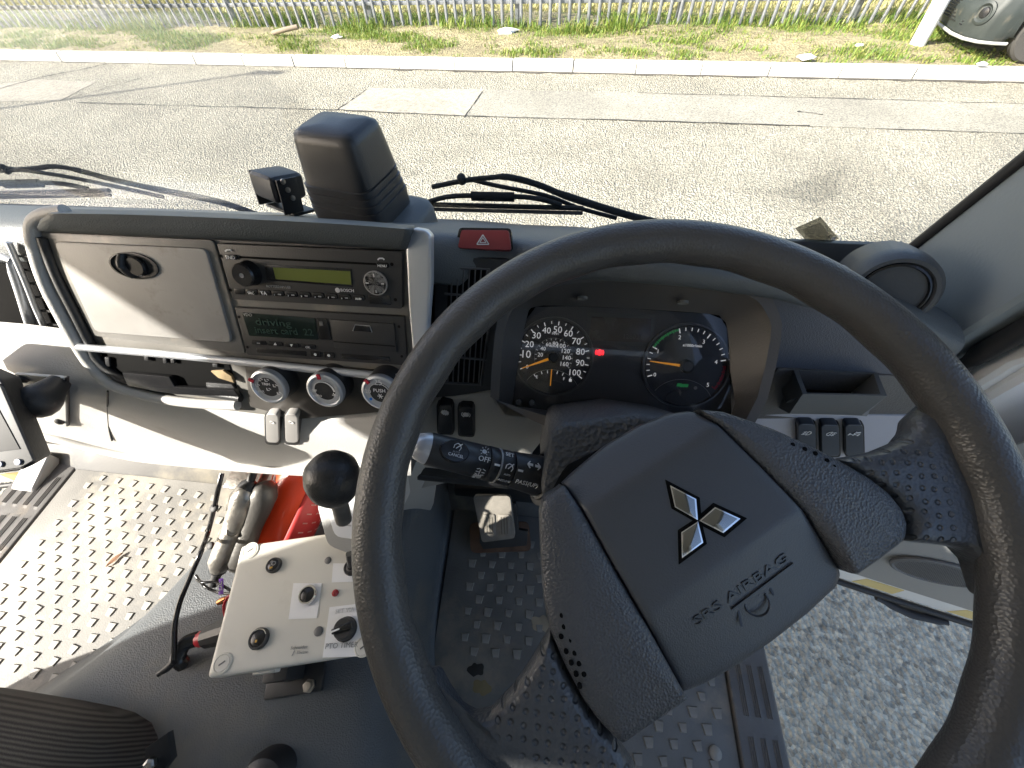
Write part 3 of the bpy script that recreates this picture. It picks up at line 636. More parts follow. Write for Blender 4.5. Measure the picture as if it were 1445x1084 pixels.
# ================================================================== DASHBOARD
dash = thing('dashboard', (-.48, .4, 1.4), 'grey and black moulded lorry dashboard under the windscreen', 'dashboard')
SP = tilt((0, .27, 1.782), 26)           # fascia of the centre stack
VP = tilt((0, .36, 1.766), 26)           # face with the tall air vent
HZ = tilt((0, .385, 1.788), 45)          # hazard switch slope
LP = tilt((0, .215, 1.60), 4)            # lower light grey dash
PP = tilt((0, .305, 1.75), 22)           # passenger side face
CPL = tilt((.0045, .323, 1.663), 45)     # dials
RP = tilt((0, .345, 1.65), 10)           # right hand face
LS = tilt((0, .335, 1.53), 2)            # light strip right of the column
LK = tilt((0, .275, 1.56), 8)            # light panel left of the column
# soft top
tops = [(XL+.03, [(.57, 1.69), (.545, 1.70), (.47, 1.742), (.42, 1.765), (.37, 1.785), (.34, 1.79), (.325, 1.775), (.315, 1.74)]),
        (-1.0, [(.575, 1.695), (.55, 1.705), (.47, 1.755), (.41, 1.787), (.36, 1.812), (.335, 1.815), (.322, 1.80), (.312, 1.76)]),
        (-.6, [(.575, 1.695), (.55, 1.708), (.47, 1.756), (.41, 1.790), (.36, 1.815), (.34, 1.82), (.322, 1.81), (.31, 1.78)]),
        (-.3, [(.575, 1.695), (.55, 1.707), (.47, 1.754), (.41, 1.788), (.36, 1.813), (.34, 1.82), (.322, 1.81), (.31, 1.78)]),
        (-.14, [(.575, 1.695), (.55, 1.705), (.47, 1.752), (.42, 1.778), (.385, 1.795), (.37, 1.795), (.352, 1.782), (.345, 1.75)]),
        (-.06, [(.575, 1.69), (.55, 1.70), (.47, 1.748), (.42, 1.772), (.39, 1.786), (.38, 1.780), (.366, 1.766), (.35, 1.73)]),
        (.02, [(.575, 1.69), (.55, 1.70), (.47, 1.748), (.41, 1.782), (.37, 1.802), (.345, 1.804), (.335, 1.795), (.335, 1.775)]),
        (.12, [(.575, 1.685), (.55, 1.695), (.47, 1.745), (.41, 1.782), (.36, 1.806), (.335, 1.808), (.325, 1.80), (.325, 1.78)]),
        (.22, [(.57, 1.68), (.545, 1.69), (.47, 1.738), (.41, 1.772), (.37, 1.79), (.345, 1.79), (.338, 1.78), (.338, 1.76)]),
        (.30, [(.565, 1.66), (.54, 1.668), (.47, 1.71), (.42, 1.741), (.385, 1.757), (.36, 1.756), (.35, 1.748), (.348, 1.738)]),
        (.40, [(.555, 1.65), (.535, 1.658), (.47, 1.69), (.42, 1.715), (.385, 1.73), (.36, 1.732), (.35, 1.728), (.348, 1.72)]),
        (XR-.02, [(.53, 1.645), (.515, 1.655), (.46, 1.68), (.42, 1.695), (.385, 1.705), (.36, 1.70), (.35, 1.69), (.348, 1.67)])]
rows = []
for i in range(len(tops)-1):
    for k in range(3):
        t = k/3; t = t*t*(3-2*t); x = lerp(tops[i][0], tops[i+1][0], k/3)
        rows.append([Vector((x, lerp(a[0], b_[0], t), lerp(a[1], b_[1], t))) for a, b_ in zip(tops[i][1], tops[i+1][1])])
rows.append([Vector((tops[-1][0], a, b_)) for a, b_ in tops[-1][1]])
o = grid('top_pad', rows, D_DASH, dash, smooth=70); sm = o.modifiers.new('s', 'SOLIDIFY'); sm.thickness = .008; sm.offset = -1; sm2 = o.modifiers.new('sub', 'SUBSURF'); sm2.levels = sm2.render_levels = 1
# inner mass so nothing shows through
box('core', (-.78, .44, 1.575), (1.33, .2, .2), D_DEEP, dash); box('core', (.18, .47, 1.53), (.6, .14, .2), D_DEEP, dash)
# stack hood
hr = []
for row in ([(84, 297), (200, 299), (330, 303.5), (480, 312), (585, 320)], [(70, 302), (190, 304), (325, 309), (478, 317), (583, 325)], [(57, 311), (180, 315), (322, 320), (477, 329), (580, 336)], [(53, 321), (175, 326), (322, 332), (478, 341), (575, 348)], [(54, 325), (176, 330), (322, 336), (478, 345), (572, 351)]):
    hr.append(row)
offs = [None, .034, .026, .014, .004]; rows = []
for row, of in zip(hr, offs):
    P = [at(u, v, Y=.345) if of is None else at(u, v, pl=SP, off=of) for u, v in row]; rows.append(smooth_path(P, 5))
rows.append([p+Vector((0, .03, -.002)) for p in rows[-1]])
grid('stack_hood', rows, D_DASH, dash, thick=.003, smooth=60)
# fascia plate
panel('fascia', [(52, 322), (303, 336), (575, 348), (580, 455), (585, 540), (560, 572), (400, 590), (300, 578), (190, 556), (150, 535), (115, 490)], SP, .06, D_STK, dash, 0.0, .004, 3)
# moulded rim around the stack
tube('stack_rim', [at(u, v, pl=SP, off=.006) for u, v in [(92, 298), (62, 303), (46, 318), (49, 351), (64, 400), (88, 448), (110, 488), (128, 515), (158, 543), (213, 560), (274, 569), (335, 572)]], .006, D_LG, dash, 12, rx=1.0)
tube('stack_rim_groove', [at(u, v, pl=SP, off=.004) for u, v in [(60, 335), (80, 390), (105, 440), (127, 484), (140, 510), (170, 533), (215, 546), (280, 553), (340, 562)]], .005, D_DARK, dash, 8)
# silver upright
sp_px = [(583, 322), (600, 325), (608, 333), (608, 400), (604, 456), (603, 500), (600, 548), (588, 566), (576, 562), (582, 500), (576, 433), (572, 350), (572, 337)]
panel('silver_upright', sp_px, SP, .012, D_SIL, dash, .012, .006, 4)
# glove lid with oval latch
fr = panel('lid_frame', rrect([(56, 328), (301, 339), (346, 500), (131, 474)], .04), SP, .01, D_STK, dash, .003, .0015)
lid = panel('cubby_lid', rrect([(75, 341), (290, 351), (327, 484), (134, 469)], .06), SP, .01, D_GLV, dash, .0058, .0015, 3)
lc = at(190, 375, pl=SP, off=.006); XU = Vector((1, 0, 0))
lathe('latch_recess', lc, SP[1], [(.0265, 0), (.0265, .0016), (.0245, .0018), (.0235, -.001), (0, -.004)], D_DARK, lid, 36, x=XU, sy=.5)
tube('latch_pull', [lc-XU*.006+Vector((0, -.004, -.010)), lc-XU*.008+SP[1]*.0055, lc-XU*.007+Vector((0, .004, .010))], .0042, D_DARK, lid, 12, rx=.8)
lathe('latch_button', lc+XU*.004-SP[1]*.004, SP[1], [(.0105, 0), (.0105, .007), (.009, .0085), (0, .0085)], D_BLK, lid, 24, x=XU, sy=.95)
tube('ledge_rail', [at(u, v, pl=SP, off=.01) for u, v in [(112, 490), (230, 500), (345, 511), (470, 524), (575, 534)]], .0042, D_SIL, dash, 10)
# slot below: flat black panel painted as the shade of its opening
sl_ = panel('card_slot', rrect([(140, 497), (322, 511), (336, 556), (250, 552), (172, 538)], .12), SP, .002, D_DEEP, dash, .0012, .0005)
panel('slot_lip', [(172, 526), (238, 532), (246, 546), (330, 551), (337, 560), (250, 557), (180, 545)], SP, .006, D_BLK, dash, .009, .001)
panel('slot_shelf', [(290, 540), (327, 543), (336, 555), (292, 551)], SP, .003, D_DARK, dash, .004, .001)
for q in ((151, 511, 6, 13), (206, 506, 6, 6), (232, 509, 5, 8), (243, 510, 5, 6), (303, 516, 7, 5)): panel('slot_clip', quad(*q), SP, .003, D_DARK, dash, .005, .0008)
panel('dusty_clump', [(296, 524), (314, 523), (326, 531), (330, 541), (308, 534)], SP, .004, mat('dust_clump', (.3, .22, .12), .95, bump=1, bscale=80, var=.3, vscale=60), dash, .007, .0015)
# climate panel and three knobs
panel('climate_panel', [(344, 506), (575, 527), (580, 560), (562, 580), (420, 592), (352, 574)], SP, .006, mat('climate_black', (.05, .046, .042), .4, var=.2, vscale=30), dash, .0022, .0015)
def climate(u, v, icons, ptr):
    c = at(u, v, pl=SP, off=.026); r = .0205; N = SP[1]
    k = lathe('climate_knob', c-N*.026, N, [(r*1.0, 0), (r*.98, .014), (r*.93, .019), (r*.93, .02)], D_DARK, dash, 40)
    lathe('silver_ring', c-N*.007, N, [(r*.95, 0), (r*1.0, .003), (r*.97, .007), (r*.86, .008), (r*.8, .006)], D_SIL, k, 48)
    lathe('knob_face', c-N*.007, N, [(r*.82, .0), (r*.81, .0058), (r*.3, .0062), (0, .0062)], D_DARK, k, 40)
    X, Y, _ = frame_of(N, Vector((1, 0, 0)))
    def kp2(x, y): return c+X*(x*r)+Y*(y*r)+N*.0003
    ptr = R_(ptr)
    bar('pointer_mark', kp2(.72*math.cos(ptr), .72*math.sin(ptr)), kp2(1.0*math.cos(ptr), 1.0*math.sin(ptr)), .0035, N, D_REDM, k, .0016)
    for ic in icons:
        if ic[0] == 't': text('print', ic[1], kp2(ic[2], ic[3]), kp2(ic[4], ic[3]), N, D_TXT, k)
        elif ic[0] == 'a':
            pts = [kp2(.56*math.cos(R_(a)), .56*math.sin(R_(a))) for a in range(ic[1], ic[2]-1, -12)]
            for i in range(len(pts)-1): bar('print', pts[i], pts[i+1], .0004+.0011*i/len(pts)*ic[3], N, D_TXT, k)
        elif ic[0] == 's':
            for q in range(3): a = q*1.047; bar('print', kp2(ic[1]+.15*math.cos(a), ic[2]+.15*math.sin(a)), kp2(ic[1]-.15*math.cos(a), ic[2]-.15*math.sin(a)), .0006, N, D_TXT, k)
        elif ic[0] == 'p':
            x, y = ic[1], ic[2]; bar('print', kp2(x-.1, y-.1), kp2(x+.02, y-.1), .0007, N, D_TXT, k); bar('print', kp2(x-.1, y-.1), kp2(x-.1, y+.04), .0007, N, D_TXT, k); bar('print', kp2(x+.02, y+.04), kp2(x+.13, y-.03), .0006, N, D_TXT, k)
climate(378, 547, [('p', -.52, .15), ('p', -.25, .5), ('p', .1, .5), ('p', .48, .2), ('p', .58, -.25), ('t', 'MAX', -.6, -.3, -.25), ('t', 'TRIM', -.25, .15, .2), ('p', .05, -.05)], 152)
climate(458, 552, [('a', 170, 0, 1.4), ('s', .55, -.18), ('t', 'OFF', -.72, -.05, -.4), ('t', 'AUTO', -.66, -.35, -.2)], 96)
climate(536, 555, [('a', 160, 100, 0.1), ('a', 75, 10, .2), ('t', '25', -.2, .5, .2), ('t', 'PUSH', -.3, .08, .32), ('s', .02, -.15), ('t', '20', -.75, -.02, -.45)], 130)
bc = at(523.5, 563, pl=SP, off=.027); lathe('blue_mark', bc, SP[1], [(.0016, 0), (.0016, .0004), (0, .0004)], D_BLUE, dash, 12)
# lower light grey dash
rows = []
U = [-90, 0, 70, 130, 190, 250, 330, 400, 480, 530, 560, 580]
top = [500, 508, 517, 533, 549, 560, 568, 580, 588, 588, 586, 584]; bot = [602, 612, 622, 637, 650, 657, 664, 669, 672, 672, 672, 671]
of = [0, .004, .008, .010, .010, .006, -.004, -.03]
for u, a, b_ in zip(U, top, bot):
    r = []
    for k, t in enumerate([0, .12, .35, .6, .8, .92, 1.0]): r.append(at(u, lerp(a, b_, t), pl=LP, off=[.0, .007, .012, .012, .010, .012, .008][k]))
    r.append(r[-1]+Vector((0, .03, -.006))); r.append(r[-1]+Vector((0, .1, .0))); r.insert(0, r[0]+Vector((0, .05, .01))); rows.append(r)
o = grid('lower_panel', rows, D_LG, dash, smooth=60)
tube('lower_panel_lip', [at(u, v-5, pl=LP, off=.014) for u, v in zip(U[1:-2], bot[1:-2])], .007, D_LG, dash, 10, 3)
tube('panel_joint', [at(u, v, pl=LP, off=.0112) for u, v in [(152, 552), (152, 580), (154, 605), (158, 622)]], .0011, D_SEAL, dash, 6)
for u in (384, 411):
    s_ = panel('lower_rocker', rrect(quad(u, 605, 18, 40, .05, .03), .3), LP, .01, mat('rocker_grey', (.32, .31, .3), .4, var=.1), dash, .0175, .002, 3)
    panel('rocker_frame', rrect(quad(u, 606, 22, 45, .05, .03), .3), LP, .01, D_DARK, dash, .0145, .001)
    lathe('print', at(u, 596, pl=LP, off=.0178), LP[1], [(.0028, 0), (.0028, .0005), (.002, .0005), (.002, 0)], D_TXT, s_, 14)
# heater housing; dark block painted as the shaded gap under the lip
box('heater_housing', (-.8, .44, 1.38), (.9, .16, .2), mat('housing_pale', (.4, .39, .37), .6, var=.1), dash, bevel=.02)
box('lip_gap_shade', (-.5, .33, 1.405), (1.5, .18, .03), D_DARK, dash, bevel=.008)
# passenger side face with cubby and vent
panel('passenger_face', [(-330, 290), (40, 325), (60, 400), (115, 495), (60, 515), (0, 510), (-330, 470)], PP, .06, D_LG, dash, 0, .006, 3)
panel('passenger_cubby', rrect([(-120, 352), (10, 372), (42, 480), (-60, 472)], .08), PP, .004, D_DEEP, dash, .002, .001)
panel('cubby_floor', [(-60, 462), (36, 470), (42, 482), (-60, 477)], PP, .012, D_ALU, dash, .004, .001)
tube('cubby_rim', [at(u, v, pl=PP, off=.004) for u, v in [(-120, 345), (5, 362), (20, 385), (46, 470), (52, 486), (-60, 482)]], .005, D_SIL, dash, 10, 3)
panel('side_vent', [(14, 343), (30, 348), (48, 390), (72, 450), (102, 495), (80, 497), (52, 440), (36, 395)], PP, .006, D_DEEP, dash, .004, .001)
for t in range(7):
    a = lerp(Vector((24, 352)), Vector((88, 488)), (t+.5)/7); panel('vent_slat', quad(a.x, a.y, 20, 3, .1, .3), PP, .004, D_DARK, dash, .007, .0004)
tube('side_vent_rim', [at(u, v, pl=PP, off=.01) for u, v in [(12, 342), (36, 398), (54, 443), (82, 499), (104, 499)]], .003, D_SIL, dash, 8)
panel('passenger_ledge', [(-300, 478), (0, 486), (72, 492), (84, 505), (0, 502), (-300, 498)], PP, .03, D_SIL, dash, .012, .004, 3)
# hazard switch
hb = panel('hazard_bezel', rrect([(641, 352), (648, 321), (721, 322), (724, 354)], .15), HZ, .012, D_BLK, dash, .004, .001)
hz = panel('hazard_switch', rrect([(646, 350), (651, 324.5), (718, 325), (721, 353)], .14), HZ, .02, D_RED, dash, .011, .003, 3)
for a, b_, c_, wd in (((673, 345), (690, 345), (681.5, 331.5), .0011), ((677, 342.5), (686, 342.5), (681.5, 335.5), .0008)):
    T = [at(*q, pl=HZ, off=.0112) for q in (a, b_, c_)]
    for i in range(3): bar('print', T[i], T[(i+1) % 3], wd, HZ[1], D_TXT, hz)
# vent surround and slats
panel('vent_surround', [(612, 372), (640, 362), (720, 366), (720, 470), (706, 556), (612, 562)], VP, .05, D_DARK, dash, 0, .004)
panel('vent_cavity', rrect([(633, 380), (690, 382), (688, 466), (677, 541), (627, 538)], .1), VP, .003, D_DEEP, dash, .0018, .0006)
for i in range(7):
    t = (i+.5)/7; a = at(lerp(633, 690, t), 381, pl=VP, off=.004); b_ = at(lerp(627, 678, t), 540, pl=VP, off=.004)
    prism('vent_slat', [a, b_, b_+Vector((.0014, 0, 0)), a+Vector((.0014, 0, 0))], -VP[1]*.008, mat('slat_grey', (.07, .07, .072), .4), dash, 0)
for v in (417, 445, 505): bar('vent_crossbar', at(628, v-3, pl=VP, off=.002), at(686, v+2, pl=VP, off=.002), .0022, VP[1], MATS['slat_grey'], dash, .003)
tube('vent_rim', [at(u, v, pl=VP, off=.003) for u, v in [(632, 378), (690, 380), (689, 466), (678, 543), (625, 540)]], .0018, MATS['slat_grey'], dash, 8, 1)
# light panel left of the column with two rockers
panel('column_side_panel', [(560, 600), (618, 563), (694, 555), (702, 572), (712, 588), (777, 594), (778, 608), (752, 640), (738, 676), (640, 680), (600, 690), (560, 690)], LK, .05, mat('warm_grey_plastic', (.33, .32, .3), .5, bump=.35, bscale=500, var=.05), dash, 0, .006, 3)
def rocker(u, v, pl, wd, ht, off, face, name='rocker_switch', sl=.05):
    r = panel(name, rrect(quad(u, v, wd, ht, sl, .02), .22), pl, .02, face, dash, off, .003, 3)
    panel('rocker_bezel', rrect(quad(u, v, wd+4, ht+4, sl, .02), .2), pl, .02, D_SEAL, dash, off-.005, .0015)
    return r
for u, v, kind in ((628, 592, 'gear'), (657.5, 595, 'brake')):
    r = rocker(u, v, LK, 20, 40, .012, D_BLK); c = at(u, v-10, pl=LK, off=.0125)
    X, Y, N = frame_of(LK[1], Vector((1, 0, 0)))
    lathe('print', c, N, [(.0042, 0), (.0042, .0005), (.0032, .0005), (.0032, 0)], D_TXT, r, 20, x=X)
    if kind == 'gear':
        for q in range(12): a = q*6.283/12; bar('print', c+X*.0042*math.cos(a)+Y*.0042*math.sin(a), c+X*.0056*math.cos(a)+Y*.0056*math.sin(a), .0011, N, D_TXT, r)
    else:
        for sg in (-1, 1):
            pts = [c+X*(sg*.006*math.cos(R_(a)))+Y*(.006*math.sin(R_(a))) for a in (-45, -20, 0, 20, 45)]
            for i in range(4): bar('print', pts[i], pts[i+1], .0009, N, D_TXT, r)
        bar('print', c+X*.004+Y*.005, c-X*.004-Y*.005, .0011, N, D_TXT, r)
# knee panels
box('sun_block_panel', (-.275, .30, 1.52), (.012, .17, .19), D_LG, dash, bevel=.003)  # added panel that blocks the sun from the knee panel
prism('knee_panel', [at(578, 640, Y=.25), at(618, 672, Y=.262), at(612, 712, Y=.262), at(598, 745, Y=.262), at(578, 775, Y=.255), at(560, 740, Y=.22), at(548, 660, Y=.21)], Vector((-.01, .05, 0)), MATS['warm_grey_plastic'], dash, .006, 3)
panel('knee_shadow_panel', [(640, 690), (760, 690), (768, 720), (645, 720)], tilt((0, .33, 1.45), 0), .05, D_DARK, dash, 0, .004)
# right hand face, tray, strip, rockers
panel('right_face', [(1086, 400), (1230, 410), (1330, 500), (1330, 600), (1055, 596), (1080, 540)], RP, .06, D_MET, dash, 0, .004)
panel('right_lower_face', [(1098, 520), (1330, 535), (1330, 590), (1050, 592), (1072, 560)], RP, .02, mat('dash_brown_grey', (.1, .096, .092), .5, bump=.4, bscale=420, btype='voronoi'), dash, .003, .003)
panel('right_strip', [(1045, 583), (1325, 588), (1330, 690), (1080, 690), (1030, 630)], LS, .06, mat('cool_light_grey', (.42, .42, .46), .55, bump=.3, bscale=500, var=.03), dash, .01, .004)
def ring_tray():
    A = [at(1119, 520, pl=RP), at(1238, 526, pl=RP), at(1252, 559, pl=RP, off=.05), at(1133, 556, pl=RP, off=.05)]
    c = sum(A, Vector())/4; inn = [p+(c-p).normalized()*.006 for p in A]; lowi = [p+Vector((0, .012, -.04)) for p in inn]
    Bt = [at(1098, 575, pl=RP), at(1225, 588, pl=RP), at(1216, 586, pl=RP, off=.028), at(1114, 584, pl=RP, off=.03)]
    def sub(P): 
        o = []
        for i in range(4):
            for k in range(4): o.append(P[i].lerp(P[(i+1) % 4], k/4))
        return o
    grid('tray', [sub(Bt), sub(A), sub(inn), sub(lowi)], mat('tray_grey', (.13, .135, .135), .45, bump=.2, bscale=400), dash, closed=True, caps=True, smooth=30)
    mesh('tray_bottom', [p+Vector((0, 0, .0015)) for p in lowi], [(0, 1, 2, 3)], D_DEEP, dash, 0)
ring_tray()
for u, v, k in ((1139, 621, 0), (1172, 622, 1), (1206, 622, 2)):
    r = rocker(u, v, LS, 25, 44, .022, mat('rocker_slate', (.035, .042, .055), .3), sl=.02); c = at(u, v-10, pl=LS, off=.0225); X, Y, N = frame_of(LS[1], Vector((1, 0, 0)))
    def pr(x0, y0, x1, y1, w_=.0009): bar('print', c+X*x0+Y*y0, c+X*x1+Y*y1, w_, N, D_TXT, r)
    if k < 2:
        sg = 1 if k == 0 else -1
        pr(0, -.005, 0, .005); pts = [(sg*.0055*math.cos(R_(a))*.9, .005*math.sin(R_(a))) for a in (-90, -50, 0, 50, 90)]
        for i in range(4): pr(*pts[i], *pts[i+1])
        for y in (-.0035, 0, .0035): pr(-sg*.0015, y, -sg*.006, y-.001*(k == 0))
        pr(-sg*.0038, -.005, -sg*.0038, .0045, .0006)
    else:
        pr(-.006, -.002, .006, -.002); pr(-.006, -.0045, -.006, .0005, .0018); pr(.006, -.0045, .006, .0005, .0018); pr(0, -.0045, 0, .0005, .0018); pr(0, .003, .005, .0045, .003); pr(-.001, 0, -.001, .006)
# round vent pod at the right end
pc = at(1262, 416, Y=.385); pn = Vector((-.35, -.86, .38)).normalized()
lathe('vent_pod', pc-pn*.03, pn, [(.046, -.05), (.046, .0), (.044, .018), (.039, .026), (.035, .026), (.033, .021)], mat('pod_dark', (.05, .054, .058), .5, bump=.2, bscale=400), dash, 48)
lathe('pod_ring', pc-pn*.03, pn, [(.0335, .018), (.033, .0235), (.0305, .0245), (.029, .02)], D_BLK, dash, 48)
lathe('pod_shutter', pc-pn*.03, pn, [(.0295, .014), (.0292, .018), (.016, .0195), (0, .02)], mat('shutter_slate', (.05, .058, .075), .35), dash, 48)
bar('shutter_split', pc-pn*.0103-pn.cross(Vector((0, 0, 1))).normalized()*.029, pc-pn*.0103+pn.cross(Vector((0, 0, 1))).normalized()*.029, .0012, pn, D_DEEP, dash)

def dpt(u, v, d): return CAM+ray(u, v)*d
def resample(P, n):
    L = [0]; m = len(P)
    for i in range(m): L.append(L[-1]+(P[(i+1) % m]-P[i]).length)
    out = []; j = 0
    for k in range(n):
        s = L[-1]*k/n
        while L[j+1] < s: j += 1
        t = (s-L[j])/max(1e-9, L[j+1]-L[j]); out.append(P[j % m].lerp(P[(j+1) % m], t))
    return out
def pillow(name, poly, n, prof, m, parent=None, cnt=96, hfun=None, c=None, smooth=60):
    P = resample(poly, cnt); c = c or sum(P, Vector())/cnt; vs_ = []; fs = []
    for s, h in prof:
        for p in P:
            q = c+(p-c)*s; hh = h+(hfun(q)*(1 if s < .999 or h > -.012 else 0) if hfun else 0); vs_.append(q+n*hh)
    R_n = len(prof)
    for j in range(R_n-1):
        for i in range(cnt): fs.append((j*cnt+i, j*cnt+(i+1) % cnt, (j+1)*cnt+(i+1) % cnt, (j+1)*cnt+i))
    fs.append(tuple(range((R_n-1)*cnt, R_n*cnt))); fs.append(tuple(range(cnt))[::-1])
    return mesh(name, vs_, fs, m, parent, smooth)

# ================================================================== INSTRUMENT CLUSTER
cl_ = thing('instrument_cluster', (.09, .34, 1.6), 'instrument cluster with speedometer and rev counter behind the steering wheel', 'instrument cluster')
N = CPL[1]; X = Vector((1, 0, 0)); Yc = N.cross(X)
lens_px = [(722, 576), (727, 540), (743, 450), (756, 433), (800, 432), (880, 435), (1001, 443), (1018, 450), (1026, 463), (1030, 520), (1032, 586), (960, 590), (880, 585), (800, 580)]
rim_px = [(704, 566), (706, 530), (713, 462), (735, 424), (790, 403), (880, 398), (1010, 405), (1058, 418), (1080, 440), (1087, 480), (1052, 594), (970, 606), (880, 600), (790, 592)]
out_px = [(692, 560), (694, 520), (702, 452), (724, 408), (785, 388), (880, 382), (1015, 390), (1068, 404), (1094, 430), (1102, 480), (1064, 600), (975, 622), (880, 616), (785, 608)]
def loopp(px, off, k=3):
    P = [at(u, v, pl=CPL, off=off) for u, v in px]; return smooth_path(P+[P[0]], k)[:-1]
grid('bezel', [loopp(lens_px, -.002), loopp(lens_px, .004), loopp(rim_px, .034), loopp(rim_px, .038), loopp(out_px, .04), loopp(out_px, .034), loopp(out_px, -.02)], D_BEZ, cl_, closed=True, smooth=40)
panel('dial_panel', lens_px, CPL, .02, D_DIALP, cl_, -.006, 0)
panel('lens', [(u, v) for u, v in lens_px], CPL, .0015, LENS, cl_, .0045, 0)
def gauge(u, v, r, name, kind):
    c = at(u, v, pl=CPL, off=-.0055); g_ = lathe(name, c, N, [(r, 0), (r, .001), (0, .001)], D_DIAL, cl_, 64, x=X)
    lathe('rim', c, N, [(r*1.0, 0), (r*1.03, .004), (r*1.07, .004), (r*1.08, 0)], mat('gauge_rim', (.14, .14, .145), .3, metal=.5), g_, 64, x=X)
    def gp(a, rr): return c+X*(r*rr*math.cos(R_(a)))+Yc*(r*rr*math.sin(R_(a)))+N*.0012
    def num(s_, a, rr, sz, m=D_NUM):
        p = gp(a, rr); wd = sz*len(s_)*.62; text('numeral', s_, p-X*wd/2-Yc*sz*.36, p+X*wd/2-Yc*sz*.36, N, m, g_)
    if kind == 'mph':
        a0, a1 = 203.6, -33
        for i in range(21):
            a = lerp(a0, a1, i/20); bar('tick', gp(a, .86 if i % 2 == 0 else .89), gp(a, .96), .0011 if i % 2 == 0 else .0007, N, D_NUM, g_)
        for i in range(11): num(str(i*10), lerp(a0, a1, i/10), .73, .0088 if i < 10 else .0078)
        for i in range(17): a = lerp(a0, a1, i/16.2); bar('tick', gp(a, .46), gp(a, .51), .0004, N, D_NUM, g_)
        pts = [gp(lerp(a0, a1, i/30), .515) for i in range(31)]
        for i in range(30): bar('scale_arc', pts[i], pts[i+1], .0003, N, D_TXTG, g_)
        for i in range(1, 9): num(str(i*20), lerp(a0, a1, i/8.1), .36, .0055)
        p = gp(90, .6); text('print', 'MPH', p-X*.004, p+X*.004, N, D_NUM, g_); p = gp(90, .27); text('print', 'km/h', p-X*.0045, p+X*.0045, N, D_NUM, g_)
        na = 203; hub = .13
        sub_c = -.62
    else:
        a0, a1 = 200, -34
        for i in range(26):
            a = lerp(a0, a1, i/25); mj = i % 5 == 0; m_ = D_REDM if i >= 21 else D_NUM
            if 5 <= i < 10: m_ = D_GRN
            bar('tick', gp(a, .84 if mj else .88), gp(a, .96), .0013 if mj else .0009, N, D_NUM if mj and i < 21 else m_, g_)
        for i in range(6): num(str(i), lerp(a0, a1, i/5), .75, .0085)
        for i in range(12):
            a = lerp(a0, a1, .2+.2*i/12); b_ = lerp(a0, a1, .2+.2*(i+.8)/12); bar('green_band', gp(a, .93), gp(b_, .93), .0025, N, D_GRN, g_)
        for i in range(6):
            a = lerp(a0, a1, .84+.16*i/6); b_ = lerp(a0, a1, .84+.16*(i+.8)/6); bar('red_band', gp(a, .93), gp(b_, .93), .0028, N, D_REDM, g_)
        p = gp(78, .5); text('print', 'x1000r/min', p-X*.012, p+X*.011, N, D_NUM, g_)
        na = 175.6; hub = .15
    for k in range(24):
        a = 150-120*k/23; b_ = 150-120*(k+1)/23
        q = c-Yc*r*1.02+N*.0013; bar('lower_arc', q+X*(r*.78*math.cos(R_(a)))+Yc*(r*.68*math.sin(R_(a))), q+X*(r*.78*math.cos(R_(b_)))+Yc*(r*.68*math.sin(R_(b_))), .0006, N, D_TXTG, g_)
    lathe('lower_disc', c-Yc*r*.82+N*.0012, N, [(r*.38, 0), (r*.38, .0012), (0, .0014)], mat('disc_grey', (.05, .05, .053), .4), g_, 32, x=X, sy=.5)
    a = gp(na, .12)+N*.004; b_ = gp(na, .9)+N*.004; t_ = (b_-a).normalized(); s_ = N.cross(t_)
    prism('needle', [a-s_*.0017, b_-s_*.0005, b_+s_*.0005, a+s_*.0017], -N*.001, D_ORG, g_, 0)
    lathe('needle_hub', c+N*.001, N, [(r*hub*1.15, 0), (r*hub*1.1, .007), (r*hub*.8, .009), (0, .009)], D_DARK, g_, 28)
    if kind == 'mph':
        f0 = gp(-92, .78); bar('fuel_needle', f0+N*.002, gp(-94, .33)+N*.002, .0013, N, D_ORG, g_)
        for a_ in (-130, -112, -100, -80, -68, -52): 
            q = c-Yc*r*1.02; aa = a_+180; bar('tick', q+X*(-r*.8*math.cos(R_(aa)))*-1+Yc*(r*.66*math.sin(R_(aa)))+N*.0013, q+X*(r*.73*math.cos(R_(aa)))+Yc*(r*.58*math.sin(R_(aa)))+N*.0013, .0008, N, D_NUM, g_)
        num('E', 235, .68, .0065); num('F', -58, .66, .0065); p = gp(-50, .78); box('fuel_icon', p+N*.0006, (.0035, .0035, .0012), D_NUM, g_, bevel=0)
    else:
        for k in range(3): p = gp(-104+k*12, .42)-Yc*.004; prism('green_block', [p-X*.003-Yc*.002, p+X*.002-Yc*.002, p+X*.003+Yc*.002, p-X*.002+Yc*.002], N*.0008, D_GRN, g_, 0)
        p = gp(-60, .62); lathe('print', p, N, [(.0022, 0), (.0022, .0004), (.0012, .0004), (.0012, 0)], D_TXTG, g_, 12)
    return g_
gauge(781, 504, .048, 'speedometer', 'mph'); gauge(967, 516.5, .050, 'rev_counter', 'rpm')
panel('lcd', [(835, 447), (919, 450), (918, 484), (831, 480)], CPL, .002, mat('lcd_cluster', (.12, .098, .085), .25, var=.3, vscale=25), cl_, -.0045, .0004)
panel('centre_plate', [(829, 441), (925, 444), (922, 489), (826, 486)], CPL, .002, mat('plate_grey', (.11, .11, .113), .5), cl_, -.0053, .0004)
ptext('lcd_print', '128021', (880, 478), (905, 479), CPL, mat('lcd_faint', (.2, .18, .16), .4), cl_, -.0044)
wl = at(846, 497.5, pl=CPL, off=-.0055); w_o = lathe('warning_lamp', wl, N, [(.0038, 0), (.0038, .0008), (.0029, .0008), (.0029, 0)], D_REDL, cl_, 24, x=X)
bar('warning_mark', wl-Yc*.0003, wl+Yc*.0018, .0009, N, D_REDL, w_o)
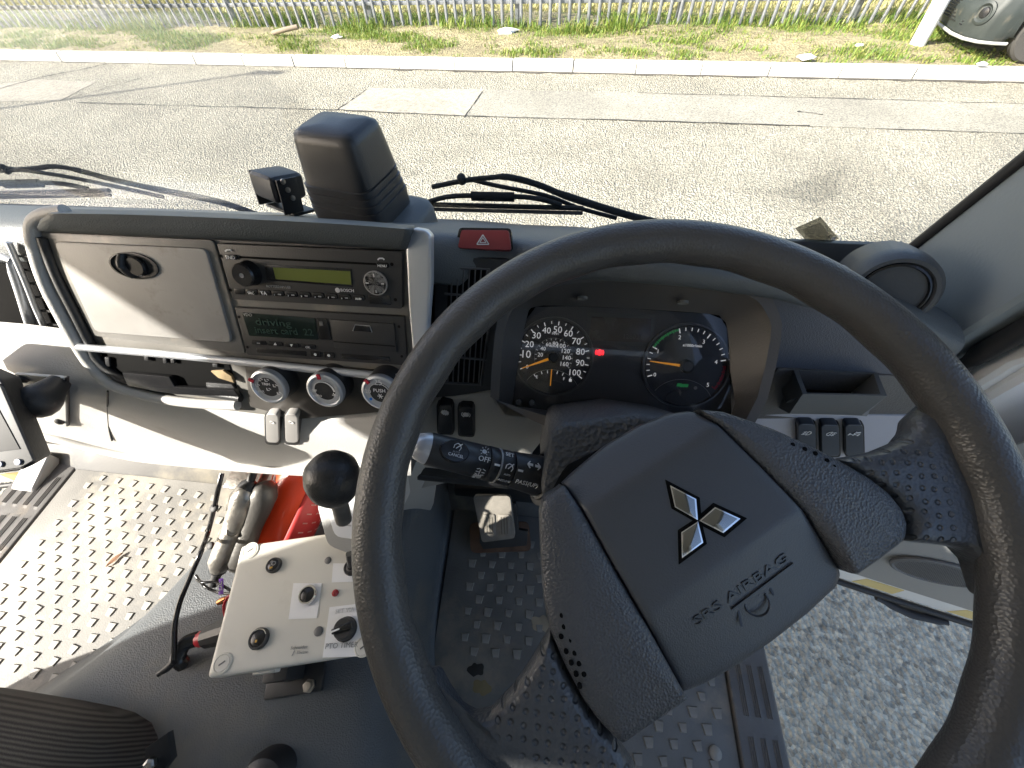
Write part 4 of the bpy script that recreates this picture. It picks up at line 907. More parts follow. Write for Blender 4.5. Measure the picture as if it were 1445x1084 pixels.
for sg in (-1, 1):
    pts = [wl+X*(sg*.0052*math.cos(R_(a)))+Yc*(.0052*math.sin(R_(a))) for a in (-40, -14, 14, 40)]
    for i in range(3): bar('warning_mark', pts[i], pts[i+1], .001, N, D_REDL, w_o)
for u, v in ((732.5, 566), (751, 567)): lathe('trip_knob', at(u, v, pl=CPL, off=-.004), N, [(.0045, 0), (.0042, .010), (.003, .013), (0, .013)], D_CHR if False else mat('trip_grey', (.25, .25, .25), .2, metal=.6), cl_, 20)
for u, v in ((822, 419), (964, 425)): lathe('hood_screw', at(u, v, pl=CPL, off=.022), (N+Vector((0, 0, -1.2))).normalized(), [(.006, 0), (.006, .003), (.003, .001), (0, .001)], mat('clip_grey', (.2, .2, .19), .5), cl_, 16)

# ================================================================== RADIO AND TACHOGRAPH
SN = SP[1]
radio = thing('car_radio', at(440, 390, pl=SP), 'black single slot car radio with green display set above the tachograph', 'radio')
panel('body', rrect([(306, 344), (567, 355), (567, 436), (329, 422.5)], .03), SP, .03, D_DARK, radio, .007, .002, 3)
RA = .0073
panel('disc_slot', [(338, 361.5), (533, 371.5), (533, 374.5), (338.5, 364.5)], SP, .001, D_DEEP, radio, RA, 0)
panel('display_frame', rrect([(373, 373), (496, 379.5), (498, 405.5), (377, 396)], .05), SP, .001, D_BLK, radio, RA+.0004, .0002)
panel('display', [(385, 377.5), (494, 383), (495.5, 402), (389, 394)], SP, .001, D_LCD, radio, RA+.0009, 0)
def knob_at(u, v, r, h, name, parent, off, m=D_BLK):
    c = at(u, v, pl=SP, off=off+h); return lathe(name, c-SN*h, SN, [(r*1.08, 0), (r, h*.25), (r*.97, h*.85), (r*.85, h), (0, h*.97)], m, parent, 36), c
k_, kc = knob_at(341, 389, .0115, .011, 'volume_knob', radio, .007)
lathe('power_mark', kc, SN, [(.0022, 0), (.0022, .0003), (.0017, .0003), (.0017, 0)], D_TXTG, k_, 16)
dc = at(531, 399, pl=SP, off=RA); dd = lathe('direction_pad', dc, SN, [(.0112, 0), (.0112, .002), (.0105, .0026), (0, .0026)], D_BLK, radio, 36)
lathe('pad_ring', dc, SN, [(.0113, .0), (.0115, .0024), (.0109, .0026)], D_TXTG, dd, 36)
X, Y_, _n = frame_of(SN, Vector((1, 0, 0)))
for a in range(4):
    v_ = X*math.cos(a*1.571)+Y_*math.sin(a*1.571); bar('print', dc+v_*.0062+SN*.0026, dc+v_*.009+SN*.0026, .0008, SN, D_TXT, dd)
for i, (u, s_) in enumerate(zip((355, 373, 391.8, 410.7, 429.5, 448.5, 467.3, 486.2, 506), ('SRC', 'TA', '1', '2', '3', '4', '5', '6', 'AUD'))):
    v = 412.3+i*.98+.1; q = panel('preset_button', rrect(quad(u, v, 16.6, 7.6, .055, .25), .3), SP, .003, D_BLK, radio, RA+.0016, .0006)
    wdt = 2.2 if len(s_) == 1 else 8.5
    ptext('print', s_, (u-wdt/2-(3 if len(s_) == 1 else 0), v+2.6), (u+wdt/2-(3 if len(s_) == 1 else 0), v+3.0), SP, D_TXT, q, RA+.0018)
    if len(s_) == 1: bar('print', at(u+1, v+1, pl=SP, off=RA+.0018), at(u+5, v+1.3, pl=SP, off=RA+.0018), .0011, SN, D_TXTG, q)
for (u, v, s_) in ((326, 363.2, 'END'), (539.5, 374.5, 'MENU')):
    q = panel('call_button', rrect(quad(u, v, 17, 7, .05, .25), .35), SP, .003, D_BLK, radio, RA+.0014, .0006); ptext('print', s_, (u-6, v+2.2), (u+6.5, v+2.8), SP, D_TXT, q, RA+.0016)
for (u, v) in ((323, 353.6), (538, 365.5)):
    pts = [at(u+5*math.cos(R_(a)), v+2.5-4*math.sin(R_(a)), pl=SP, off=RA) for a in (20, 60, 120, 160)]
    for i in range(3): bar('call_mark', pts[i], pts[i+1], .0012, SN, D_TXT, radio)
ptext('brand_print', 'BOSCH', (481.5, 411.3), (499.8, 412.3), SP, D_TXT, radio, RA)
bl = at(476.5, 409.6, pl=SP, off=RA); lathe('brand_roundel', bl, SN, [(.0024, 0), (.0024, .0004), (.0018, .0004), (.0018, 0)], D_TXT, radio, 20); bar('brand_roundel_bar', bl-Y_*.0014, bl+Y_*.0014, .0012, SN, D_TXT, radio)
ptext('model_print', 'ROTTERDAM USB', (377, 405.2), (411, 407), SP, D_TXTG, radio, RA)
for u, v in ((311, 361.5), (325, 409.5), (553, 373), (558, 423)): lathe('pin_hole', at(u, v, pl=SP, off=RA), SN, [(.0016, 0), (.0016, .0003), (0, .0003)], D_DEEP, radio, 14)
panel('usb_cover', rrect(quad(536, 423.5, 31, 12, .05, .2), .15), SP, .002, D_BLK, radio, RA+.0006, .0004)
panel('blank_key', rrect(quad(338, 411.5, 14, 8, .05, .25), .1), SP, .001, D_BLK, radio, RA+.0003, .0002)

tac = thing('tachograph', at(450, 475, pl=SP), 'black digital tachograph with dim display and printer door below the radio', 'tachograph')
panel('body', rrect([(331, 434), (570, 447.5), (574, 516), (349, 501)], .03), SP, .03, D_DARK, tac, .005, .002, 3)
TA = .0053
panel('display', rrect([(341, 441), (444, 449), (449, 480), (351.5, 474)], .04), SP, .001, D_LCDD, tac, TA+.0004, .0002)
ptext('display_text', 'driving', (362, 458), (412, 461), SP, D_LCDT, tac, TA+.0006, hs=.7)
ptext('display_text', 'insert card  22', (362, 469.8), (443, 473.5), SP, D_LCDT, tac, TA+.0006, hs=.95)
panel('card_slot', rrect([(446, 449), (461, 450), (468, 480), (452, 479)], .1), SP, .001, D_BLK, tac, TA+.0006, .0003)
panel('card_slot_mark', quad(453, 457, 5, 6, .05, .2), SP, .001, D_TXTD, tac, TA+.0009, .0002)
pdr = panel('printer_door', rrect([(465, 451), (556, 457.5), (559.5, 498), (472, 491.5)], .03), SP, .002, D_DARK, tac, TA+.0012, .0005)
panel('door_pull', [(500, 458), (523, 459.5), (525, 469), (498, 467)], SP, .001, D_BLK, pdr, TA+.0016, .0004)
tube('pull_edge', [at(u, v, pl=SP, off=TA+.0016) for u, v in ((498, 467), (501, 458.5), (522, 460), (525, 469))], .0005, D_TXTG, pdr, 6, 1)
bar('door_joint', at(471, 482, pl=SP, off=TA+.0012), at(558, 488.5, pl=SP, off=TA+.0012), .0006, SN, D_DEEP, pdr)
for (u, v, s_) in ((365, 484, '<'), (388, 485.6, '^'), (411, 487.5, 'v'), (435, 489.2, 'OK')):
    q = panel('menu_button', rrect(quad(u, v, 20, 5.6, .07, .2), .25), SP, .002, D_BLK, tac, TA+.001, .0005)
    if s_ == 'OK': ptext('print', 'OK', (u-3, v+2), (u+3.5, v+2.4), SP, D_TXT, q, TA+.0012)
    elif s_ == '<': bar('print', at(u-2, v, pl=SP, off=TA+.0012), at(u+2, v+.3, pl=SP, off=TA+.0012), .0012, SN, D_TXTG, q)
    else:
        sg = 1 if s_ == '^' else -1; prism('print', [at(u-2, v+1.5*sg, pl=SP, off=TA+.0015), at(u+2.2, v+1.5*sg, pl=SP, off=TA+.0015), at(u, v-2*sg, pl=SP, off=TA+.0015)], -SN*.0004, D_TXT, q, 0)
for u, v in ((445, 500.2), (464, 501.6)):
    q = panel('driver_button', quad(u, v, 14, 7.5, .06, .15), SP, .002, D_BLK, tac, TA+.001, .0004); lathe('print', at(u, v, pl=SP, off=TA+.001), SN, [(.0015, 0), (.0015, .0004), (0, .0004)], D_TXT, q, 12)
panel('slot_cover', quad(397, 497, 70, 6.5, .065, .2), SP, .001, D_BLK, tac, TA+.0004, .0003); panel('slot_cover', quad(516, 505, 68, 6.5, .065, .2), SP, .001, D_BLK, tac, TA+.0004, .0003)
ptext('brand_print', 'VDO', (344, 445.6), (356.5, 446.6), SP, D_TXTG, tac, TA+.0006)
for u, v in ((337, 447.5), (349, 490), (563, 461), (567, 503)): lathe('pin_hole', at(u, v, pl=SP, off=TA), SN, [(.0014, 0), (.0014, .0003), (0, .0003)], D_DEEP, tac, 14)

# ================================================================== STEERING WHEEL
WC = Vector((.0948, .0901, 1.784)); WN = Vector((.0328, -.391, .9198)).normalized(); RC, RT = .205, .0163
wx = Vector((0, 1, 0)).cross(WN).normalized(); wy = WN.cross(wx); WPL = (WC, WN)
wheel = thing('steering_wheel', WC, 'large black two spoke steering wheel turned to the left', 'steering wheel')
def spoke_mat():
    m = mat('spoke_dimpled', (.06, .063, .068), .34); t = m.node_tree; b = t.nodes['Principled BSDF']; tc = t.nodes.new('ShaderNodeTexCoord')
    v = t.nodes.new('ShaderNodeTexVoronoi'); v.voronoi_dimensions = '2D'; v.inputs['Scale'].default_value = 128; v.inputs['Randomness'].default_value = .25; mp = t.nodes.new('ShaderNodeMapping'); mp.vector_type = 'TEXTURE'; mp.inputs['Scale'].default_value = (1, 1, 60)
    mp.inputs['Rotation'].default_value = (R_(23), 0, 0); t.links.new(tc.outputs['Object'], mp.inputs[0]); t.links.new(mp.outputs[0], v.inputs['Vector'])
    r = t.nodes.new('ShaderNodeMapRange'); r.interpolation_type = 'SMOOTHSTEP'; r.inputs[1].default_value = .1; r.inputs[2].default_value = .27; t.links.new(v.outputs['Distance'], r.inputs[0])
    ds = t.nodes.new('ShaderNodeVectorMath'); ds.operation = 'DISTANCE'; ds.inputs[1].default_value = WC; t.links.new(tc.outputs['Object'], ds.inputs[0])
    mk = t.nodes.new('ShaderNodeMapRange'); mk.inputs[1].default_value = .168; mk.inputs[2].default_value = .178; t.links.new(ds.outputs['Value'], mk.inputs[0])
    mxx = t.nodes.new('ShaderNodeMath'); mxx.operation = 'MAXIMUM'; t.links.new(r.outputs[0], mxx.inputs[0]); t.links.new(mk.outputs[0], mxx.inputs[1]); r = mxx
    bp = t.nodes.new('ShaderNodeBump'); bp.inputs['Strength'].default_value = 1; bp.inputs['Distance'].default_value = .002; t.links.new(r.outputs[0], bp.inputs['Height'])
    v2 = t.nodes.new('ShaderNodeTexVoronoi'); v2.inputs['Scale'].default_value = 420; t.links.new(tc.outputs['Object'], v2.inputs['Vector'])
    b2 = t.nodes.new('ShaderNodeBump'); b2.inputs['Strength'].default_value = .35; b2.inputs['Distance'].default_value = .001; t.links.new(v2.outputs['Distance'], b2.inputs['Height']); t.links.new(bp.outputs[0], b2.inputs['Normal'])
    t.links.new(b2.outputs[0], b.inputs['Normal']); return m
SPK = spoke_mat()
NM, Nm = 160, 28; vs_ = []; fs = []
for i in range(NM):
    a = 2*math.pi*i/NM; d = wx*math.cos(a)+wy*math.sin(a)
    for j in range(Nm):
        q = 2*math.pi*j/Nm; rr = RT
        if math.cos(q) < -.2: rr = RT*(1+.035*math.sin(a*26)*max(0, -math.cos(q)))          # finger waves on the inner side
        vs_.append(WC+d*(RC+rr*math.cos(q))+WN*(rr*1.02*math.sin(q)))
for i in range(NM):
    for j in range(Nm): fs.append((i*Nm+j, i*Nm+(j+1) % Nm, ((i+1) % NM)*Nm+(j+1) % Nm, ((i+1) % NM)*Nm+j))
mesh('rim', vs_, fs, D_RIM, wheel, 80)
def wp(u, v, off=0): return at(u, v, pl=WPL, off=off)
# hub core
pillow('hub_core', [wp(u, v, -.02) for u, v in [(775, 700), (800, 655), (950, 580), (1010, 580), (1180, 650), (1275, 730), (1200, 820), (1080, 930), (960, 1000), (880, 1050), (790, 900)]], WN, [(1, -.04), (.97, -.022), (.9, -.018), (.3, -.016)], D_DEEP, wheel)
PO = .002
pad_px = [(797, 683), (812, 668), (860, 628), (910, 598), (955, 580), (985, 577), (1014, 600), (1075, 660), (1137, 724), (1180, 775), (1216, 818), (1212, 840), (1170, 882), (1118, 924), (1058, 965), (1010, 990), (980, 1000), (945, 937), (914, 879), (868, 800), (826, 724)]
c1a, c1b = wp(826, 723, PO), wp(1014, 601, PO); c2a, c2b = wp(914, 879, PO), wp(1137, 724, PO)
d1 = (c1b-c1a).normalized(); n1 = WN.cross(d1); d2 = (c2b-c2a).normalized(); n2 = -WN.cross(d2)
def pad_h(q):
    a = (q-c1a).dot(n1); b_ = (q-c2a).dot(n2); r = 0
    if a > 0: r -= min(a*.55, .004)+max(0, a-.007)*.55
    if b_ > -.004: r -= .0015*min(1, (b_+.004)/.004)
    if b_ > 0: r -= b_*.30
    return r
prf = [(1.0, -.03), (1.006, -.004), (1.0, -.001), (.988, .0006)]+[(s_/20, .0015) for s_ in range(19, 0, -1)]
pillow('airbag_pad', [wp(u, v, PO) for u, v in pad_px], WN, prf, D_PAD, wheel, 140, pad_h)
lcv = [(789, 690), (796, 684), (824, 724), (866, 800), (912, 880), (943, 936), (974, 992), (930, 1022), (880, 1056), (850, 1026), (825, 993), (797, 940), (777, 893), (768, 850), (764, 790), (762, 725), (768, 702)]
rcv = [(990, 577), (1020, 579), (1091, 603), (1140, 625), (1183, 647), (1230, 674), (1260, 697), (1280, 722), (1287, 742), (1284, 764), (1250, 790), (1214, 815), (1182, 774), (1139, 723), (1077, 659), (1017, 600)]
cprf = [(1, -.035), (1.004, -.006), (.992, -.003), (.965, -.0012), (.9, .0), (.8, .0012), (.6, .0025), (.3, .003)]
o1 = pillow('spoke_cover', [wp(u, v, PO) for u, v in lcv], WN, cprf, D_CVR, wheel, 110); o2 = pillow('spoke_cover', [wp(u, v, PO) for u, v in rcv], WN, cprf, D_CVR, wheel, 110)
lsp = [(778, 896), (800, 948), (826, 997), (850, 1030), (878, 1058), (905, 1100), (890, 1180), (800, 1240), (690, 1220), (610, 1120), (565, 1010), (560, 960), (610, 955), (626, 985), (645, 1012), (665, 1024), (690, 1018), (722, 985), (750, 945)]
rsp = [(1185, 648), (1230, 675), (1262, 698), (1282, 724), (1289, 744), (1286, 766), (1312, 770), (1345, 773), (1374, 778), (1396, 800), (1412, 850), (1440, 870), (1452, 760), (1440, 660), (1400, 580), (1330, 560), (1300, 588), (1297, 606), (1284, 622), (1250, 636), (1215, 643)]
sprf = [(.97, -.018), (1.0, -.012), (.99, -.008), (.97, -.004), (.93, -.001), (.85, .001), (.6, .002), (.3, .002)]
pillow('spoke', [wp(u, v, -.002) for u, v in lsp], WN, sprf, SPK, wheel, 130); pillow('spoke', [wp(u, v, -.002) for u, v in rsp], WN, sprf, SPK, wheel, 130)
# pierced dimples on the covers
for px in ([(793, 868), (796, 884), (808, 886), (792, 898), (806, 903), (817, 903), (799, 919), (811, 921), (822, 919), (806, 935), (817, 936), (828, 936), (813, 951), (824, 951), (818, 968)], [(1118, 628), (1135, 634), (1128, 640), (1150, 640), (1142, 648), (1166, 650), (1158, 656), (1176, 659)]):
    for u, v in px: lathe('dimple', wp(u, v, PO+.0012), WN, [(.0016, -.001), (.0016, .0006), (0, .0008)], D_DEEP, wheel, 10)
# emblem: three bright lozenges in dark surrounds
LG = .0042
EM = [[(945, 684), (983, 704), (985.6, 735), (952, 716)], [(986, 735), (1009, 715), (1046, 732), (1021, 753)], [(985.5, 735), (993, 766), (962, 789), (961, 751)]]
emb = thing('wheel_emblem', wp(985, 735), 'x', 'x'); bpy.data.objects.remove(emb)
for px in EM:
    c = sum((Vector(p) for p in px), Vector((0, 0)))/4; big = [tuple(c+(Vector(p)-c)*1.3) for p in px]; mid = [tuple(c+(Vector(p)-c)*.98) for p in px]; sml = [tuple(c+(Vector(p)-c)*.84) for p in px]
    e = panel('emblem_lozenge', mid, WPL, .004, mat('emblem_edge', (.85, .85, .85), .12, metal=1), wheel, LG+.0012, .0004)
    panel('lozenge_face', sml, WPL, .001, mat('emblem_face', (.32, .32, .31), .08, metal=1), e, LG+.0018, .0002)
    panel('lozenge_surround', big, WPL, .003, D_DEEP, e, LG-.0002, .0006)
# raised lettering
def padp(u, v): q = wp(u, v, PO); return q+WN*(.0012+pad_h(q))
EMB = mat('embossed_black', (.02, .021, .024), .3)
text('raised_lettering', 'SRS AIRBAG', padp(988, 888), padp(1120, 793), (WN+n2*.30).normalized(), EMB, wheel, h=.0008, hs=.62, lift=.0002)
bar('lettering_rule', padp(1040, 865), padp(1128, 798), .0012, (WN+n2*.3).normalized(), EMB, wheel, .0012)
hc = padp(1078, 856)-WN*.0004; hx = d2; hy = -n2; HN = (WN+n2*.3).normalized()
tube('horn_mark', [hc+hx*(.008*math.cos(R_(a)))+hy*(.008*math.sin(R_(a)))+HN*.0012 for a in range(100, 400, 30)], .0007, EMB, wheel, 6, 2)
bar('horn_mark', hc-hx*.017-hy*.006+HN*.0006, hc-hx*.010+hy*.008+HN*.0006, .0014, HN, EMB, wheel); bar('horn_mark', hc+hx*.012-hy*.002+HN*.0006, hc+hx*.014+hy*.008+HN*.0006, .0014, HN, EMB, wheel)
# column shroud
shr = [at(u, v, pl=WPL, off=-.05) for u, v in [(776, 612), (790, 598), (900, 584), (1010, 600), (1090, 660), (1080, 780), (960, 860), (840, 850), (775, 760), (764, 690)]]
col_ = prism('column_shroud', shr, -WN*.19+Vector((0, .06, 0)), mat('shroud', (.07, .072, .075), .6, bump=1, bscale=300, btype='voronoi', var=.15), None, .008, 3)
tag(col_, 'textured dark grey steering column shroud beneath the wheel hub', 'column shroud')

# ---- control stalk
st = thing('control_stalk', dpt(760, 672, .36), 'black light and cruise control stalk left of the steering column', 'stalk')
A_ = dpt(588, 629, .318); B_ = dpt(762, 672, .36); ax = (B_-A_).normalized(); toc = (CAM-(A_+B_)/2).normalized(); fy = (toc-ax*toc.dot(ax)).normalized(); fx = ax.cross(fy); SL = (B_-A_).length
if fx.z < 0: fx = -fx
def stalk_seg(name, t0, t1, r0, r1, m, fl=.0):
    prof = [(r0*.97, 0), (r0, .0008), (r1, (t1-t0)*SL-.0008), (r1*.97, (t1-t0)*SL)]; return lathe(name, A_+ax*(SL*t0), ax, prof, m, st, 32, x=fy, sx=1, sy=1)
STK = mat('stalk_black', (.025, .026, .028), .38, bump=.08, bscale=600)
lathe('end_cap', A_, ax, [(.0075, -.003), (.0105, 0), (.0125, .006), (.0135, .0121)], D_SIL, st, 32, x=fy)
e0 = stalk_seg('light_switch', .08, .52, .0137, .0147, STK); e1 = stalk_seg('collar', .525, .60, .0152, .0152, STK); e2 = stalk_seg('cruise_ring', .607, .72, .0150, .0155, STK); e3 = stalk_seg('stalk_base', .727, .985, .0158, .0185, STK)
lathe('grey_band', A_+ax*SL*.60, ax, [(.0155, 0), (.0157, .0008), (.0155, .0016)], D_TXTG, st, 32)
lathe('boot_ring', A_+ax*SL*.985, ax, [(.0185, 0), (.021, .001), (.0215, .004), (.019, .006)], D_BLK, st, 32)
lathe('boot_flange', A_+ax*SL*1.01, ax, [(.020, 0), (.026, .002), (.027, .009), (.02, .03)], D_DARK, st, 32)
def on_stalk(t, y, r): ang_ = y/r; return A_+ax*(SL*t)+fy*(r*math.cos(ang_))+fx*(r*math.sin(ang_)), (fy*math.cos(ang_)+fx*math.sin(ang_))
def stext(s_, t0, t1, y, r, parent): 
    a, n_ = on_stalk(t0, y, r); b_, _ = on_stalk(t1, y, r); text('print', s_, a, b_, n_, D_TXT, parent, lift=.0006)
def sbar(t0, y0, t1, y1, r, parent, w_=.0008):
    a, n_ = on_stalk(t0, y0, r); b_, _ = on_stalk(t1, y1, r); bar('print', a, b_, w_, n_, D_TXT, parent, .0006, .0006)
ob, on = on_stalk(.24, .003, .0142); lathe('cancel_button', ob-on*.003, on, [(.0125, 0), (.0125, .0036), (.0115, .0044), (0, .0046)], D_BLK, st, 32, x=ax, sy=.72)
text('print', 'CANCEL', ob-ax*.005-fx*.0045+on*.0018, ob+ax*.008-fx*.0045+on*.0018, on, D_TXT, st); text('print', 'AUTO', ob-ax*.002-fx*.0015+on*.0018, ob+ax*.004-fx*.0015+on*.0018, on, D_TXTG, st)
for i in range(5):
    a0 = R_(200-50*i); a1 = R_(150-50*i); q = ob+ax*.001+fx*.003+on*.0018
    bar('print', q+ax*.0032*math.cos(a0)+fx*.0032*math.sin(a0), q+ax*.0032*math.cos(a1)+fx*.0032*math.sin(a1), .0005, on, D_TXT, st)
bar('print', ob+ax*.0+fx*.002+on*.0018, ob+ax*.0045+fx*.0065+on*.0018, .0007, on, D_TXT, st)
stext('OFF', .42, .51, .0005, .0147, e0); sbar(.545, .0005, .59, .0005, .0154, e1, .0018)
q, n_ = on_stalk(.46, .009, .0148); lathe('print', q, n_, [(.002, 0), (.002, .0006), (.0014, .0006), (.0014, 0)], D_TXT, e0, 16)
for i in range(8): a0 = i*.785; v0 = ax*math.cos(a0)+fx*math.sin(a0); bar('print', q+v0*.0028+n_*.0004, q+v0*.004+n_*.0004, .0005, n_, D_TXT, e0)
for dy in (0, .0022, -.0022): sbar(.43, -.0085+dy, .452, -.0085+dy*1.4, .0148, e0, .0005); sbar(.475, -.0085+dy*1.4, .497, -.0085+dy, .0148, e0, .0005)
sbar(.46, -.0115, .46, -.0055, .0148, e0, .0006)
q, n_ = on_stalk(.475, -.0145, .0148); lathe('print', q, n_, [(.0022, 0), (.0022, .0006), (.0016, .0006), (.0016, 0)], D_TXT, e0, 16); 
for dy in (0, .0018, -.0018): sbar(.43, -.0145+dy, .452, -.0145+dy, .0148, e0, .0005)
stext('SET', .63, .70, .0105, .0152, e2); stext('RESUME', .617, .715, -.0125, .0154, e2); stext('AUTO', .64, .69, -.006, .0152, e2)
q, n_ = on_stalk(.665, .0005, .0153)
for i in range(5):
    a0 = R_(200-50*i); a1 = R_(150-50*i); bar('print', q+ax*.0035*math.cos(a0)+fx*.0035*math.sin(a0), q+ax*.0035*math.cos(a1)+fx*.0035*math.sin(a1), .0007, n_, D_TXT, e2, .0006, .0006)
bar('print', q-ax*.001-fx*.001, q+ax*.0035+fx*.004, .0008, n_, D_TXT, e2, .0006, .0006)
stext('PASS(UP)', .74, .925, -.0105, .0178, e3); sbar(.735, .0005, .775, .0005, .0162, e3, .0018)
for t0, t1 in ((.845, .805), (.865, .905)):
    sbar(t0, .0075, t1, .0075, .0176, e3, .0022); s_ = .012 if t1 < t0 else -.012
    sbar(t1+s_*1.5, .0105, t1-s_*.4, .0075, .0176, e3, .001); sbar(t1+s_*1.5, .0045, t1-s_*.4, .0075, .0176, e3, .001)

# ================================================================== GEAR LEVER
gl = thing('gear_lever', dpt(490, 770, .47), 'gear lever with round black knob beside the white control box', 'gear lever')
kc = dpt(470, 676, .40); base = dpt(500, 790, .50)
up_ = (kc-base).normalized()
lathe('knob', kc, up_, [(.010, -.034), (.018, -.026), (.0255, -.012), (.0275, .002), (.0255, .014), (.019, .023), (.010, .0275), (0, .0285)], mat('knob_black', (.028, .027, .026), .38, bump=.35, bscale=500), gl, 40)
tube('stick', [kc-up_*.03, kc.lerp(base, .45)], .009, D_ALU, gl, 14, 1)
vk = (CAM-kc).normalized(); xk, yk_, _ = frame_of((vk*.75+up_*.66).normalized(), Vector((1, 0, 0))); nk = (vk*.75+up_*.66).normalized()
KT = mat('knob_engraving', (.012, .012, .012), .6)
for i, (x, y, s_) in enumerate(((-.011, .004, '1'), (-.004, .006, '3'), (.004, .008, '5'), (-.009, -.006, '2'), (-.001, -.004, '4'), (.002, -.014, 'R'))):
    p = kc+nk*.0262+xk*x+yk_*y-nk*((x*x+y*y)/.05); text('engraving', s_, p, p+xk*.0035, nk, KT, gl, h=.0012, lift=.0005)
# console that carries the lever
CO = tilt((0, .16, 1.52), 30)
cons = panel('lever_surround', rrect([(444, 702), (520, 690), (530, 778), (498, 784), (462, 770)], .25), tilt((0, .175, 1.52), 55), .03, mat('surround_grey', (.3, .3, .29), .5, bump=.2, bscale=400), gl, 0, .005, 3)
panel('surround_insert', rrect([(459, 712), (515, 702), (520, 764), (472, 758)], .2), tilt((0, .175, 1.52), 55), .01, mat('insert_white', (.62, .63, .65), .45), gl, .004, .003, 3)
bar('insert_mark', at(487, 741, pl=tilt((0, .175, 1.52), 55), off=.004), at(496, 742, pl=tilt((0, .175, 1.52), 55), off=.004), .0012, tilt((0, 0, 0), 55)[1], D_TXTG, gl)
prism('console', [dpt(440, 690, .56), dpt(500, 660, .53), dpt(545, 650, .53), dpt(560, 735, .61), dpt(525, 795, .65), dpt(470, 780, .62)], Vector((0, .06, -.03)), D_LG, gl, .008, 3)

# ================================================================== CONTROL BOX ON THE ENGINE COVER
bc = Vector((-.312, .042, 1.452)); byaw = Matrix.Rotation(R_(14.0), 3, 'Z'); BN = Vector((0, -.02, 1)).normalized(); BPL = (bc, Vector((0, 0, 1)))
cb = thing('control_box', (bc.x, bc.y, 1.3), 'beige plastic control box with switches mounted on the engine cover', 'control box')
box('lid', bc-Vector((0, 0, .013)), (.218, .160, .026), D_BOX, cb, byaw, .007, 4)
box('base', bc-Vector((0, 0, .052)), (.205, .148, .056), mat('box_base', (.5, .49, .46), .5, var=.05), cb, byaw, .006, 3)
box('hinge_tab', bc+byaw @ Vector((-.05, -.08, -.03)), (.03, .006, .014), D_BOX, cb, byaw, .002)
def bp_(u, v, off=0): return at(u, v, pl=BPL, off=off)
Zu = Vector((0, 0, 1)); bx_ = byaw @ Vector((1, 0, 0))
for u, v in ((354, 777), (314.5, 936), (513, 913), (500, 778)):
    s_ = lathe('corner_screw', bp_(u, v, .0), Zu, [(.0115, 0), (.0115, .0012), (.0105, .0016), (.0095, .0008), (.0085, .0016), (0, .0018)], D_BOX, cb, 28); c = bp_(u, v); bar('screw_slot', c-bx_*.003-Vector((0, .002, 0))+Zu*.0016, c+bx_*.003+Vector((0, .002, 0))+Zu*.0016, .0016, Zu, D_TXTD, s_)
def card(px): return panel('paper_label', [q for q in px], BPL, .0005, D_PAPER, cb, .0008, 0)
card([(414, 823), (454, 823), (447, 872.5), (407, 874)]); card([(465, 857), (505, 852), (515, 926), (455, 928)]); card([(470, 795), (520, 795), (522, 820), (468, 822)])
def push(u, v, r, name, face, ringm):
    c = bp_(u, v, .006); k = lathe(name, c-Zu*.006, Zu, [(r, 0), (r, .004), (r*.9, .0058), (r*.78, .0058), (r*.74, .003)], ringm, cb, 32)
    lathe('button_face', c-Zu*.006, Zu, [(r*.75, .002), (r*.7, .005), (r*.3, .0062), (0, .0064)], face, k, 28); return k, c
k, c = push(384.5, 797, .0105, 'work_light_switch', D_BLK, D_DARK); bar('orange_mark', c-bx_*.002-Vector((0, .004, 0)), c+bx_*.002-Vector((0, .004, 0)), .0025, Zu, D_ORG if False else mat('amber', (.5, .28, .05), .4), k)
lathe('print', c+Vector((.001, .002, 0)), Zu, [(.003, 0), (.003, .0005), (.0022, .0005), (.0022, 0)], D_TXTG, k, 16)
k, c = push(433, 839, .0125, 'chrome_push_button', D_BLK, D_CHR)
k, c = push(363, 901, .0125, 'round_rocker', D_BLK, D_DARK); bar('orange_mark', c-bx_*.001-Vector((0, .003, 0)), c+bx_*.0015-Vector((0, .003, 0)), .003, Zu, MATS['amber'], k); tube('chrome_arc', [c+Vector((.0105*math.cos(a), .0105*math.sin(a), -.0005)) for a in (.6, 1.2, 1.8, 2.4)], .0008, D_CHR, k, 6, 3)
c = bp_(483, 887, .014); k = lathe('selector_knob', c-Zu*.014, Zu, [(.0145, 0), (.0145, .003), (.0135, .0034), (.0125, .012), (.0115, .0138), (0, .014)], D_DARK, cb, 36)
hd = (bp_(470, 892, .014)-c).normalized(); pd = hd.cross(Zu); prism('grip', [c-hd*.0125-pd*.004+Zu*.004, c+hd*.0125-pd*.003+Zu*.004, c+hd*.0125+pd*.003+Zu*.004, c-hd*.0125+pd*.004+Zu*.004], -Zu*.006, D_BLK, k, .001); bar('pointer', c+hd*.002+Zu*.004, c+hd*.0125+Zu*.004, .002, Zu, D_TXT, k)
text('handwriting', 'PTO TIMER', bp_(459, 916, .001), bp_(505, 913, .001), Zu, D_TXTG, cb); text('handwriting', 'SET VIA', bp_(473, 866, .001), bp_(500, 863, .001), Zu, mat('faint_print', (.55, .55, .55), .6), cb)
lathe('red_lamp', bp_(473.5, 837), Zu, [(.0045, 0), (.0045, .002), (.003, .0035), (0, .004)], mat('lamp_red', (.3, .03, .03), .25), cb, 20)
for u, v, r in ((463, 791, .0048), (449.5, 891, .0058)): lathe('blank_plug', bp_(u, v), Zu, [(r, 0), (r, .001), (r*.8, .0016), (0, .0018)], D_TXTD, cb, 20)
